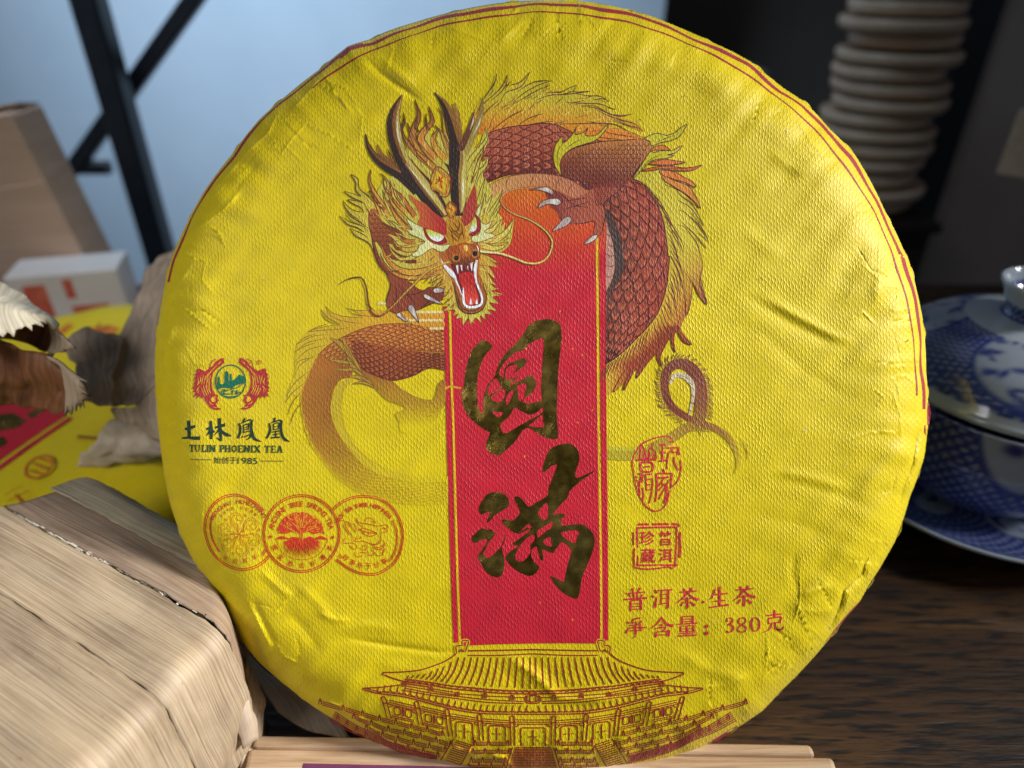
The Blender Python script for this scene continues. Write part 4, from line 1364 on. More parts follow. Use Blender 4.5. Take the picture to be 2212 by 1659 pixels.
# horns
for nm, items in (("dragon_horn", (("365,650 400,790 480,920 600,1030 760,1120 900,1230 1000,1330", "14 60 90 108 128 150 150", (62, 40, 32), (46, 34, 32), 14), ("380,700 430,830 540,950 680,1040 800,1110", "6 22 34 34 20", (120, 72, 42), (150, 98, 48), 15),
                                    ("508,775 545,870 620,950 720,1030 800,1080", "18 46 56 60 40", (150, 106, 46), (120, 74, 40), 14.5),
                                    ("803,175 740,330 700,480 708,640 750,800 810,950 900,1090 1010,1230 1120,1370 1220,1500 1310,1640", "10 100 150 160 165 172 200 235 235 205 130", (58, 40, 34), (44, 34, 32), 16),
                                    ("800,185 760,320 735,460 745,640 790,800 860,960 960,1100 1060,1240 1160,1380 1250,1500 1330,1640", "8 70 100 96 92 92 110 130 120 100 60", (142, 88, 44), (120, 76, 40), 17),
                                    ("792,230 760,380 752,520 768,660 810,810 880,970 980,1110 1080,1250 1180,1390 1270,1520 1330,1620", "4 30 52 54 52 52 62 84 80 56 26", (188, 160, 76), (200, 186, 96), 18),
                                    ("745,440 748,560 762,680 800,800", "3 18 20 4", (222, 222, 190), (216, 216, 180), 19), ("850,1000 960,1140 1080,1290 1200,1440", "4 16 26 6", (220, 218, 170), (220, 218, 170), 19))),
                  ("dragon_horn", (("1195,148 1280,250 1340,380 1390,520 1425,680 1445,850 1460,1000 1470,1150 1478,1300 1485,1450 1500,1630", "16 66 84 108 118 160 190 196 196 176 100", (56, 40, 34), (46, 34, 32), 14),
                                    ("1210,160 1310,250 1390,380 1440,520 1480,660 1510,780", "6 34 56 62 60 40", (150, 108, 50), (140, 92, 46), 15), ("1425,280 1460,380 1490,520 1510,660 1520,780", "34 56 52 40 30", (170, 126, 56), (150, 106, 50), 15),
                                    ("1668,385 1640,520 1600,640 1545,750 1500,860", "12 56 78 90 100", (124, 80, 54), (96, 56, 42), 15), ("1775,195 1755,400 1700,560 1640,720 1570,880 1530,960", "8 50 70 76 76 60", (150, 120, 60), (176, 156, 76), 16),
                                    ("1668,430 1650,520 1620,600", "4 22 4", (216, 216, 190), (200, 190, 140), 17), ("1760,420 1730,520 1690,600 1650,680", "3 20 22 4", (216, 216, 180), (200, 196, 140), 17),
                                    ("1520,850 1540,1000 1530,1150 1532,1300 1530,1450 1515,1600", "40 90 104 100 84 40", (160, 120, 60), (150, 112, 56), 17), ("1540,840 1560,980 1545,1120 1545,1300 1540,1460 1520,1580", "8 40 56 60 48 16", (196, 180, 92), (206, 196, 110), 18),
                                    ("1535,1180 1535,1290 1532,1400", "4 24 4", (226, 226, 190), (226, 226, 190), 19), ("1310,990 1360,1040 1400,1110 1430,1200", "8 40 60 40", (70, 48, 36), (56, 40, 34), 17)))):
    k = Ink()
    for t, w, c0, c1, ly in items:
        ribbon(k, fA(t), [float(q) / 3 for q in w.split()], [c0, c1], ly)
    k.build(nm, DRAGON)

# face
k = Ink()
fill(k, fB, "990,60 1080,100 1180,200 1290,280 1332,340 1334,470 1250,462 1150,422 1060,392 990,350 1020,250 960,120 890,-10", lambda x, y: lerp((196, 92, 50), (172, 40, 42), np.clip((x - 1690) / 90, 0, 1)), 20)
fill(k, fB, "1680,-120 1700,40 1702,150 1650,300 1560,372 1518,300 1560,150 1640,-50", (176, 62, 48), 20)
pale = lambda x, y: lerp((232, 226, 160), (214, 218, 150), .5 + .5 * np.sin(x * .05))
for t in ("858,283 960,342 1060,396 1080,480 1110,532 1190,582 1290,602 1384,590 1332,662 1260,682 1180,642 1120,662 1040,722 960,742 918,710 980,672 1012,602 1082,562 1000,512 910,472 853,400 930,422 890,350",
          "1752,98 1742,220 1722,242 1762,330 1822,350 1882,310 1850,392 1790,442 1900,470 1922,492 1832,532 1742,562 1660,562 1640,500 1722,470 1752,380 1732,280 1690,220"):
    fill(k, fB, t, pale, 20)
    ribbon(k, fB(t), [3], [(124, 96, 44)], 20.5, closed=True)
for t in ("1058,395 1120,402 1300,482 1347,562 1280,592 1190,577 1110,522 1070,452", "1680,238 1732,290 1748,382 1722,452 1650,492 1606,470 1682,420 1702,330"):
    fill(k, fB, t, (150, 34, 40), 22)
fill(k, fB, "1098,410 1200,440 1302,492 1280,542 1220,557 1150,522 1110,462", lambda x, y: lerp((196, 202, 70), (232, 238, 246), np.clip((y - 930) / 26, 0, 1)), 23)
fill(k, fB, "1680,268 1702,340 1692,412 1650,442 1618,420 1640,340", lambda x, y: lerp((196, 202, 80), (228, 236, 240), np.clip((y - 890) / 30, 0, 1)), 23)
fill(k, fB, "1340,300 1400,280 1460,250 1512,290 1545,370 1565,470 1585,562 1480,582 1420,602 1368,560 1345,450", (192, 138, 34), 22)
lines(k, fB, "1370,340 1400,400 1440,440 1480,410 1500,340 1470,300;1380,480 1430,520 1470,560;1400,430 1450,480 1500,530;1540,420 1500,480 1480,560;1430,330 1460,380 1500,430;1350,380 1400,450 1420,560;1520,340 1530,440 1550,540;1440,420 1480,470 1530,470", 5, (116, 56, 22), 23)
fill(k, fB, "1370,620 1450,600 1480,588 1560,568 1640,588 1702,570 1745,660 1735,762 1682,792 1640,812 1560,852 1480,832 1420,832 1368,762 1330,700", lambda x, y: lerp((160, 78, 28), (104, 46, 22), np.clip((y - 1020) / 40, 0, 1)), 22)
fill(k, fB, "1490,620 1560,590 1630,620 1640,690 1590,740 1520,720", (186, 104, 36), 23)
fill(k, fB, "1545,610 1580,600 1600,640 1580,680 1555,660", (232, 190, 92), 23.5)
for cx_, cy_, r in ((1452, 756, 52), (1676, 702, 56)):
    a_ = np.linspace(0, 2 * np.pi, 10)[:-1]
    fill(k, fB, np.column_stack([cx_ + r * np.cos(a_), cy_ + r * .95 * np.sin(a_)]), (178, 112, 40), 24)
    fill(k, fB, np.column_stack([cx_ + 4 + r * .58 * np.cos(a_), cy_ + r * .62 * np.sin(a_)]), (26, 20, 18), 25)
# jaws
fill(k, fB, "1250,690 1330,700 1400,830 1520,830 1650,820 1725,770 1735,950 1775,1050 1815,1200 1803,1312 1742,1392 1652,1424 1560,1412 1488,1350 1458,1250 1428,1100 1398,1000 1300,850", lambda x, y: lerp((176, 96, 38), (158, 92, 42), np.clip((y - 1100) / 100, 0, 1)), 20.2)
lines(k, fB, "1400,1000 1430,1100 1460,1250 1490,1350 1560,1412 1652,1424 1742,1392 1803,1312 1815,1200 1775,1050;1440,1080 1475,1240 1510,1340 1570,1380 1650,1392 1730,1360 1775,1290", 5, (86, 42, 22), 21)
fill(k, fB, "1385,830 1480,840 1640,825 1695,790 1682,1000 1722,1150 1762,1250 1742,1312 1640,1352 1560,1322 1530,1232 1480,1052 1440,950", (112, 24, 26), 21.5)
fill(k, fB, "1490,960 1580,925 1672,960 1684,1100 1722,1232 1702,1292 1622,1322 1568,1292 1548,1182 1508,1062", lambda x, y: lerp((190, 38, 40), (216, 76, 58), np.clip((y - 1120) / 90, 0, 1)), 22)
W_ = (236, 236, 240)
fill(k, fB, "1253,690 1275,770 1330,840 1420,920 1457,1002 1400,982 1320,882 1280,802", W_, 23)
for t, w in (("1702,780 1682,900 1692,1020 1722,1110 1757,1200 1766,1270 1742,1322 1640,1347 1562,1322 1540,1232 1542,1110", "22 40 26 22 22 24 28 30 28 26 8"), ("1440,1000 1480,1090 1522,1200", "22 18 8"), ("1465,845 1472,900 1476,950", "30 18 3"), ("1515,840 1520,880 1524,918", "24 14 3"),
             ("1592,850 1594,875 1596,895", "18 12 3"), ("1636,820 1640,870 1642,915", "30 18 3"), ("1632,1310 1630,1270 1628,1240", "30 20 4"), ("1702,1310 1702,1280 1704,1245", "30 20 4"), ("1700,600 1716,640 1722,700", "6 14 6")):
    ribbon(k, fB(t), [float(q) / 3 for q in w.split()], [W_], 23)
# forehead tablets
for t, c, ly in (("1215,1042 1385,1172 1342,1402 1148,1292", (196, 128, 44), 20), ("1222,1092 1342,1188 1322,1356 1165,1272", (216, 180, 40), 21), ("1380,1460 1462,1545 1400,1662 1328,1562", (190, 120, 44), 20), ("1384,1490 1436,1548 1398,1630 1350,1562", (216, 176, 40), 21)):
    fill(k, fA, t, c, ly, smooth=False)
    if ly == 20:
        ribbon(k, fA(t), [4], [(136, 60, 32)], 20.5, closed=True, smooth=False)
brush(k, fA, "16|1215,1190 1290,1220;16|1250,1160 1280,1300;16|1200,1250 1300,1160;12|1360,1540 1420,1560;12|1395,1520 1390,1600", (190, 44, 30), 22)
k.build("dragon_face", DRAGON)

# whiskers
k = Ink()
ribbon(k, fC("-60,1512 0,1520 100,1530 200,1562 300,1602 390,1612 460,1582 510,1512 522,1432 490,1370 430,1312 330,1252 220,1212 140,1160 104,1100 130,1050 200,1015 330,1000 440,992"), [9, 10, 9, 8, 8, 7, 6, 5, 4, 2], [(150, 100, 50), (140, 90, 50), (140, 84, 60)], 26)
ribbon(k, fC("-60,1510 0,1517 100,1527 200,1558 300,1598 390,1607 460,1577 506,1510 517,1432 486,1372 428,1315 330,1256 220,1215 140,1162 107,1100 132,1052 200,1017 330,1002 440,993"), [7, 7, 6, 5.5, 5, 4.5, 4, 3, 2.5, 1], [(238, 226, 170), (226, 206, 96), (214, 180, 110), (206, 170, 130)], 27)
ribbon(k, fB("1385,800 1250,845 1100,925 960,1062 830,1192 720,1312 620,1402 530,1452 450,1422 410,1340 390,1222 370,1102 325,1002 260,986 150,1012 40,1076"), [8, 10, 11, 11, 10, 9, 9, 8, 7, 6, 5, 2], [(130, 80, 36), (120, 66, 36), (96, 44, 30)], 26)
ribbon(k, fB("1385,798 1250,842 1100,922 960,1058 830,1188 720,1308 620,1398 530,1446"), [6, 7, 7, 6, 6, 4], [(214, 176, 76), (196, 160, 70), (180, 120, 50)], 27)
k.build("dragon_whiskers", DRAGON)
k = Ink()
fill(k, fG, "1362,935 1400,925 1440,930 1490,940 1490,950 1440,945 1400,940 1362,960", (206, 120, 60), 5, .5)
k.build("faint_claw_print", DRAGON)
# ------------------------------------------------------------------ emblem, seals and lettering
GRN, INK, PRED, SRED = (0, 104, 78), (16, 50, 36), (176, 44, 44), (206, 58, 26)
EMB = Ink()


def ell(cx, cy, rx, ry, a0=0, a1=360, n=40):
    a = np.radians(np.linspace(a0, a1, n))
    return np.column_stack([cx + rx * np.sin(a), cy - ry * np.cos(a)])


k = EMB
ribbon(k, fL(ell(816, 378, 180, 198)[:-1]), [4.6], [GRN], 2, closed=True)
fill(k, fL, "642,458 655,430 662,330 670,312 682,335 690,405 722,412 745,392 745,275 752,258 770,250 790,268 794,372 808,372 806,292 812,282 828,284 834,362 866,360 880,335 905,318 915,292 938,300 962,312 985,318 997,372 972,402 920,412 862,432 842,462 782,458 722,450 672,472", GRN, 2, smooth=False)
lines(k, fL, "700,470 780,480 860,462 930,440;690,500 740,520 760,520;880,500 930,510 960,520;720,545 800,560 900,548;900,440 960,410", 3.6, GRN, 2)
brush(k, fL, "12|705,492 770,492;12|738,470 740,530;14|690,530 810,528;10|820,495 860,490;10|842,480 842,540;9|842,495 822,530;10|868,495 905,490;10|888,480 888,540;9|888,495 870,532;9|888,500 912,530", GRN, 3)
k.build("green_mountain_emblem", CAKE)
k = Ink()
PHX = P("923,93 950,92 992,118 1042,178 1102,225 1142,252 1165,238 1200,225 1226,218 1252,242 1240,262 1268,290 1255,312 1272,345 1256,362 1276,400 1262,420 1290,455 1262,470 1285,500 1246,505 1280,565 1232,540 1240,580 1192,545 1180,582 1152,555 1132,602 1102,642 1062,692 1002,716 925,705 982,682 1002,645 985,625 965,602 988,565 970,540 1010,532 1032,500 1052,450 1062,380 1057,322 1042,262 1002,220 962,192 915,150")
for mir in (0, 1):
    mm = (lambda p: np.column_stack([1648 - p[:, 0] - (p[:, 1] - 400) * .03, p[:, 1] + 4])) if mir else (lambda p: p)
    fill(k, fL, mm(PHX), PRED, 2, smooth=False)
    for t in ("1010,110 1030,105 1050,130 1062,120 1070,150 1085,160 1080,190 1095,215", "1000,125 1020,150 1040,170", "1180,250 1200,240 1225,262 1230,300"):
        ribbon(k, fL(mm(P(t))), [2.5, 4, 2.5], [PRED], 2)
    for t in ("1000,180 1060,240 1100,300 1120,360", "1080,260 1130,320 1150,400", "1075,300 1090,380 1080,460", "1100,420 1090,470 1060,520", "1130,420 1110,480 1085,530", "1160,420 1140,480 1110,540", "1180,450 1160,500 1130,550", "1095,330 1120,400 1110,440", "1200,300 1190,360 1215,400", "1230,330 1215,380 1230,420", "1200,430 1230,470 1240,500",
              "1160,300 1170,360 1180,410", "1000,560 1030,560 1060,590", "1010,600 1040,585", "1030,650 1060,640 1080,610", "950,130 990,170", "985,690 1030,680", "1210,470 1220,510"):
        ribbon(k, fL(mm(P(t))), [1.5, 3.2, 1.5], [(224, 186, 30)], 3)
    fill(k, fL, mm(P("1020,570 1045,560 1062,585 1048,615 1022,622 1005,600")), (224, 190, 26), 3)
ribbon(k, fL(ell(1158, 147, 25, 25)[:-1]), [2.2], [(190, 70, 30)], 2, closed=True)
text(k, fL, "R", 1158, 147, 28, (190, 70, 30), 2)
k.build("red_phoenix_pair", CAKE)

k = Ink()
brush(k, fL, "40 46 38|312,845 318,940 320,1055;30 40 34|268,950 330,935 392,912;18 28 40 44|230,1058 310,1052 380,1058 452,1055;26 32|528,950 602,920;32 40 36|578,850 582,960 585,1068;30 26 12|575,935 556,990 530,1025;16 30|592,950 622,990;24 38|630,932 752,896;38 44 36 24|680,818 688,930 696,1020 702,1092;20 10|702,1090 650,1050;26 18 8|690,925 660,980 620,1022;12 28 46 8|695,930 720,980 760,1012 824,1032;"
      "22 28 30 24|912,880 932,930 930,990 905,1060;16|945,880 1000,852 1062,832;28 32 34 36 30 8|1078,838 1062,900 1070,970 1088,1040 1115,1072 1182,1100;26 10|990,818 958,872;14|962,905 1040,882;14|970,900 976,1000;13|1032,888 1026,962;9|975,932 1030,920;9|975,958 1030,945;13|965,990 1062,966;18 22 8|1060,970 1054,1040 1008,1080;14|962,1030 955,1055;13|985,1028 988,1050;13|1008,1020 1016,1040;13|1030,1012 1042,1030;"
      "20 28 30 24|1280,878 1292,940 1280,1000 1248,1062;16 20|1308,872 1400,842 1432,852;28 32 32 36 34 8|1428,848 1420,920 1430,1010 1458,1062 1485,1082 1528,1098;28 12|1352,812 1328,872;13|1330,890 1332,962;13|1330,890 1392,874 1388,952;9|1335,922 1386,912;10|1335,956 1388,946;14|1312,986 1402,970;13|1320,1018 1396,1006;18|1300,1052 1408,1046;16|1358,965 1358,1050", INK, 2)
k.build("brush_lettering", CAKE)


def slab(k, ch, x, y, w, h):
    """slab-serif capital in the L frame: x left, y baseline"""
    st, th, se = 19, 10, 9
    L, R, T = x, x + w, y - h

    def r(a, b, c, d):
        fill(k, fL, [(a, b), (c, b), (c, d), (a, d)], INK2, 2, smooth=False)

    def v(cx):
        r(cx - st / 2, T, cx + st / 2, y)

    def sf(cx, top=True, bot=True, hw=17):
        if top:
            r(cx - hw, T, cx + hw, T + se)
        if bot:
            r(cx - hw, y - se, cx + hw, y)

    def dg(a, b, c, d, ww):
        ribbon(k, fL([(a, b), (c, d)]), [ww / 3], [INK2], 2)
    m = (L + R) / 2
    if ch == 'T':
        v(m), sf(m, False), r(L, T, R, T + th), r(L, T, L + 8, T + 26), r(R - 8, T, R, T + 26)
    elif ch == 'U':
        ribbon(k, fL([(L + 10, T), (L + 11, y - 30), (L + 18, y - 10), (m, y - 4), (R - 16, y - 10), (R - 10, y - 30), (R - 9, T)]), [st / 3, st / 3, 4, 3.6, 4, 4, 4], [INK2], 2)
        sf(L + 10, True, False, 15), sf(R - 9, True, False, 13)
    elif ch == 'L':
        v(L + 14), sf(L + 14), r(L + 14, y - th, R, y), r(R - 9, y - 28, R, y)
    elif ch == 'I':
        v(m), sf(m)
    elif ch == 'N':
        v(L + 11), v(R - 9), sf(L + 9, True, True, 14), sf(R - 9, True, False, 13), dg(L + 8, T + 4, R - 8, y - 4, 22)
    elif ch == 'P':
        v(L + 14), sf(L + 14)
        ribbon(k, fL([(L + 14, T + 6), (R - 14, T + 6), (R - 8, T + 24), (R - 14, y - 40), (L + 14, y - 38)]), [3.4, 4.6, 6, 4.6, 3.4], [INK2], 2)
    elif ch == 'H':
        v(L + 12), v(R - 12), sf(L + 12, True, True, 15), sf(R - 12, True, True, 15), r(L + 12, y - h / 2 - 5, R - 12, y - h / 2 + 5)
    elif ch == 'O':
        ribbon(k, fL([(m, T + 5), (R - 10, T + 20), (R - 9, y - 22), (m, y - 5), (L + 9, y - 22), (L + 10, T + 20)]), [5.4], [INK2], 2, closed=True)
    elif ch == 'E':
        v(L + 14), sf(L + 14), r(L + 14, T, R, T + th), r(L + 14, y - th, R, y), r(L + 14, y - h / 2 - 5, R - 12, y - h / 2 + 5), r(R - 8, T, R, T + 24), r(R - 8, y - 26, R, y)
    elif ch == 'X':
        dg(L + 12, T + 4, R - 10, y - 4, 22), dg(R - 12, T + 4, L + 10, y - 4, 14), sf(L + 13), sf(R - 12)
    elif ch == 'A':
        dg(m - 4, T, L + 12, y - 2, 12), dg(m - 2, T, R - 14, y - 2, 22), sf(L + 12, False, True, 14), sf(R - 14, False, True, 16), r(L + 22, y - 30, R - 22, y - 22)


INK2 = (34, 70, 40)
k = Ink()
for ch, x, w in (('T', 316, 68), ('U', 384, 64), ('L', 468, 52), ('I', 524, 34), ('N', 562, 70), ('P', 684, 60), ('H', 748, 68), ('O', 828, 62), ('E', 904, 60), ('N', 974, 72), ('I', 1056, 34), ('X', 1096, 78), ('T', 1224, 64), ('E', 1300, 60), ('A', 1370, 74)):
    slab(k, ch, x, 1222 + (x - 330) * .011, w, 86)
text(k, fL, "始创于", 750, 1322, 82, INK2, 2, 1.0, width=275, bold=.006)
text(k, fL, "1985", 1020, 1330, 78, INK2, 2, 1.0, width=240, bold=.004)
ribbon(k, fL([(330, 1312), (585, 1318)]), [2.4], [INK2], 2)
ribbon(k, fL([(1175, 1331), (1455, 1333)]), [2.4], [INK2], 2)
k.build("founding_year_lettering", CAKE)

# three round seals
k = Ink()
c1p = P("385,68 270,95 160,180 90,300 68,420 85,540 140,680 240,790 360,860 490,885 620,855 710,800 772,735")
c1q = P("385,68 500,90 620,160 714,245")
for pts, cen in ((c1p, (440, 475)), (c1q, (440, 475))):
    for s in (1.0, .952):
        q = np.array(cen) + (pts - np.array(cen)) * s
        ribbon(k, fS(q), [3.6], [SRED], 2)
lines(k, fS, "160,300 140,400 150,500 185,600 240,690;148,300 130,400 138,500 172,600 225,685;720,655 680,720;735,668 695,732", 3.0, SRED, 2, prof=[1])
arc_text(k, fS, "MENGHAI HEHECHANG", 440, 470, 315, -62, 58, 46, (190, 70, 26), 2, ry=320, bold=.014)
arc_text(k, fS, "古树气韵", 440, 470, 255, -48, -16, 36, (196, 70, 26), 2)
arc_text(k, fS, "陈韵留香", 440, 470, 255, 8, 44, 36, (196, 70, 26), 2)
arc_text(k, fS, "木韵厚韵", 440, 470, 318, 207, 148, 52, (206, 64, 30), 2, True)
for i in range(6):
    a = math.radians(i * 60 - 8)
    R_m = np.array([[math.cos(a), -math.sin(a)], [math.sin(a), math.cos(a)]])
    for t in ("0,0 -20,-60 -70,-130 -70,-200 -20,-238 45,-205 50,-150 0,-150 -8,-185", "-2,-20 -8,-60 -52,-130 -50,-190 -12,-215 28,-195", "4,-40 5,-70 -20,-130", "50,-150 40,-120 0,-110"):
        q = P(t) @ R_m.T + np.array([445, 500])
        ribbon(k, fS(q), [1.8], [(210, 90, 24)], 2)
    ribbon(k, fS(np.array([[90, -190]]) @ R_m.T + np.array([445, 500]) + ell(0, 0, 13, 13, n=9)[:-1]), [2], [SRED], 2, closed=True)
k.build("round_seal_print", CAKE, label="red round seal with a whirl of six curls inside")
k = Ink()
for s in (1.0, .953):
    ribbon(k, fS(ell(1108, 490, 412 * s, 414 * s)[:-1]), [3.6], [SRED], 2, closed=True)
arc_text(k, fS, "ANCIENT TREE SPRING TEA", 1108, 500, 326, -76, 76, 56, SRED, 2, bold=.018)
arc_text(k, fS, "原生态古树春茶", 1115, 500, 330, 245, 116, 60, SRED, 2, True, bold=.012)
for x in (775, 1440):
    fill(k, fS, ell(x, 526 + (x - 775) * .01, 18, 18, n=12)[:-1], SRED, 2)
cn = []
for q in np.linspace(-90, 92, 40):
    a = math.radians(q)
    cn.append((1100 + (248 + random.uniform(-12, 10)) * math.sin(a), 488 - (228 + random.uniform(-14, 12)) * math.cos(a)))
cn += [(1300, 480), (1240, 500), (1180, 470), (1100, 500), (1020, 470), (940, 492)]
fill(k, fS, cn, SRED, 2, smooth=False)
for i in range(170):
    x, y = 1100 + random.uniform(-225, 225), 480 - random.random() ** .7 * 205
    if ((x - 1100) / 235) ** 2 + ((y - 488) / 215) ** 2 > .95:
        continue
    d = np.array([x - 1100, y - 520])
    d = d / np.hypot(*d)
    L = random.uniform(14, 34)
    ribbon(k, fS([(x, y), (x + d[0] * L * .5 + random.uniform(-6, 6), y + d[1] * L * .5), (x + d[0] * L, y + d[1] * L)]), [1, 3.2, 1], [(216, 160, 20)], 3)
lines(k, fS, "1100,520 1098,430 1090,320;1104,500 1060,420 1000,370;1108,480 1150,400 1230,350;1100,500 1020,460 930,420;1110,500 1190,450 1290,420;1100,470 1050,360 1030,300;1110,460 1130,350 1150,290", 3.6, (216, 150, 24), 3)
brush(k, fS, "50 34 26 40 70|1108,430 1104,480 1106,530 1112,570 1116,620", SRED, 3.2)
lines(k, fS, "1100,440 1096,520 1080,590;1116,450 1114,530 1126,600", 2.6, (216, 150, 24), 3.4)
fill(k, fS, "838,548 900,515 960,540 1020,525 1085,540 1085,560 960,550", SRED, 2)
fill(k, fS, "1388,552 1310,515 1250,540 1200,522 1140,545 1140,560 1260,555", SRED, 2)
for i in range(44):
    t = (i + .5) / 44
    a = math.radians(-102 + 204 * t)
    L = 150 + 90 * math.cos(a * .85) * random.uniform(.75, 1.0)
    x1, y1 = 1112 + math.sin(a) * L * 1.18, 552 + abs(math.cos(a)) * L * .75 + 24
    ribbon(k, fS([(1112 + math.sin(a) * 30, 545 + 20 * math.cos(a)), ((1112 + x1) / 2 + random.uniform(-10, 10), (550 + y1) / 2 - 12), (x1, y1)]), [5.5, 4.2, 1], [SRED], 2)
lines(k, fS, "840,548 1388,552;838,548 860,620 910,690 980,740 1060,765 1140,768 1220,752 1300,705 1350,640 1388,552", 2.2, (206, 76, 26), 2, prof=[1])
k.build("round_seal_print", CAKE, label="red round seal with a spreading tree and its roots inside")
k = Ink()
c3p = P("1440,228 1490,180 1560,135 1640,102 1700,90 1780,85 1870,94 1950,117 2030,165 2090,222 2140,292 2172,372 2195,470 2195,560 2165,700 2130,770 2080,832 1960,912 1850,936 1700,912 1580,852 1470,772")
for s in (1.0, .956):
    q = np.array((1790, 510)) + (c3p - np.array((1790, 510))) * s
    ribbon(k, fS(q), [3.6], [SRED], 2)
lines(k, fS, "2070,350 2110,450 2120,550 2105,660 2060,750 2020,780;2085,345 2126,450 2136,550 2120,668 2072,762 2030,795;1500,720 1530,760;1515,705 1545,745", 2.8, SRED, 2, prof=[1])
arc_text(k, fS, "NJOY TEA SHARE HAPPINESS", 1790, 520, 335, -62, 52, 48, SRED, 2, bold=.016)
arc_text(k, fS, "好茶乐于分享", 1810, 500, 338, 223, 148, 64, SRED, 2, True, bold=.012)
lines(k, fS, "1530,355 1560,350 1580,400 1600,450 1640,500 1660,560;1545,400 1590,470 1620,510;1570,370 1600,365 1625,420;1600,370 1620,365 1650,430 1680,480;1650,395 1670,385 1690,430 1700,470;1690,320 1710,360 1760,380 1830,390 1920,410 2000,400;1690,320 1700,370 1730,400 1770,430;1790,360 1800,330 1830,320 1870,340 1880,380;1870,360 1900,365 1890,390;"
      "2000,400 2025,395 2020,430 1990,440;1950,450 1980,430 2010,440 2025,460 2000,480 1975,470;1950,470 1955,530 1940,590 1900,610 1850,605;1720,440 1800,440 1870,470 1915,490 1850,520 1780,500 1720,440;1720,440 1800,475 1915,490;1780,460 1760,495;1830,475 1820,510;1700,520 1690,550 1720,545 1755,530 1730,525;1660,560 1700,580 1760,570 1820,590 1890,605 1930,580;1550,590 1560,550 1590,548;1550,598 1640,590 1680,600;"
      "1620,610 1640,650 1690,655 1700,620 1680,605;1640,620 1660,640;1760,640 1770,615 1800,620 1800,660 1760,665 1730,640;1810,680 1820,720 1870,720 1880,680 1850,670;1890,690 1910,725 1970,720 1980,670 1940,660;1980,560 2000,600 1980,640 1920,660 1860,640;2000,640 1990,680 1960,700;1670,690 1690,730 1730,740 1760,720;1720,700 1760,690 1800,700;1850,605 1900,640 1960,630 2000,590", 2.8, SRED, 2, prof=[.8, 1, 1, .8])
k.build("round_seal_print", CAKE, label="red round seal with a hand and teapot inside")

# right-hand seals
RC = (206, 44, 58)
k = Ink()
lines(k, fR, "630,75 540,45 440,60 340,95 250,150 190,230 150,320 155,420 170,520 190,640 230,750 280,840 340,905 410,940 480,930 540,880 575,800 590,720;720,330 735,420 710,540 670,610 610,660;600,690 575,760 550,850", 5, RC, 3, prof=[.9, 1.2, .8, 1.1, .9])
brush(k, fR, "26|195,328 440,322;20 24|245,160 235,320;20|265,150 300,240 320,320;18|290,210 275,318;24 14|378,130 380,200;18|345,220 340,320;18|378,200 420,230 440,310;16|330,220 375,180;14|400,240 405,315;14|355,240 360,310;16|260,180 230,230;"
      "22|250,360 245,400 255,450 300,470 370,468 395,440 395,380 370,358 300,355 250,362;18|290,412 365,406;14|180,520 215,545;16 20|225,485 255,510 245,560 235,640 240,760;14|255,480 275,520 262,600;12|195,560 225,600 215,650;16|270,660 285,740 282,810;"
      "16|300,505 390,495;16|305,510 315,600 320,690;16|315,570 390,560 385,680 375,760 350,850;14|325,625 385,620;14|322,690 385,682;"
      "24|475,150 540,145;22|505,150 512,330;20|480,245 545,240;20|470,340 555,335;22|590,115 640,108;16|555,185 700,178;20 14|585,240 570,330 560,440;18|620,190 640,240 690,230 690,270;20|650,290 650,350 680,420 710,450;18|700,180 705,230 715,270;16|590,240 620,215;"
      "26|520,435 528,480;20|430,500 460,490 600,490 625,500 615,580 615,670;20|435,500 445,600 440,720 425,830;22|460,542 585,535;18|530,545 480,620 450,650;18|500,610 545,640 555,720 530,850;16|545,660 500,730 470,800;16|530,620 460,700;14|590,560 560,640;14|560,600 570,700", RC, 3)
k.build("oval_seal_print", CAKE)
k = Ink()
for t, w in (("215,1100 350,1098", 26), ("390,1098 590,1096", 26), ("625,1094 690,1100", 26), ("700,1095 712,1130", 18), ("162,1190 165,1350", 18), ("172,1390 168,1500 172,1620", 20), ("722,1190 718,1280 724,1370 712,1500", 26), ("170,1615 300,1635 450,1628 570,1610 630,1632", 18), ("640,1615 700,1580", 16)):
    ribbon(k, fR(t), [w / 3], [RC], 2)
for t in ("205,1140 680,1132", "680,1132 665,1590", "665,1588 215,1590", "213,1592 207,1138"):
    ribbon(k, fR(t), [7], [RC], 2, smooth=False)
text(k, fR, "普", 545, 1265, 180, RC, 3, -1, width=165, bold=.012)
text(k, fR, "洱", 548, 1472, 165, RC, 3, -1, width=172, bold=.012)
text(k, fR, "珍", 330, 1265, 175, RC, 3, 0, width=178, bold=.012)
text(k, fR, "藏", 338, 1475, 175, RC, 3, 0, width=172, bold=.010)
k.build("square_seal_print", CAKE)

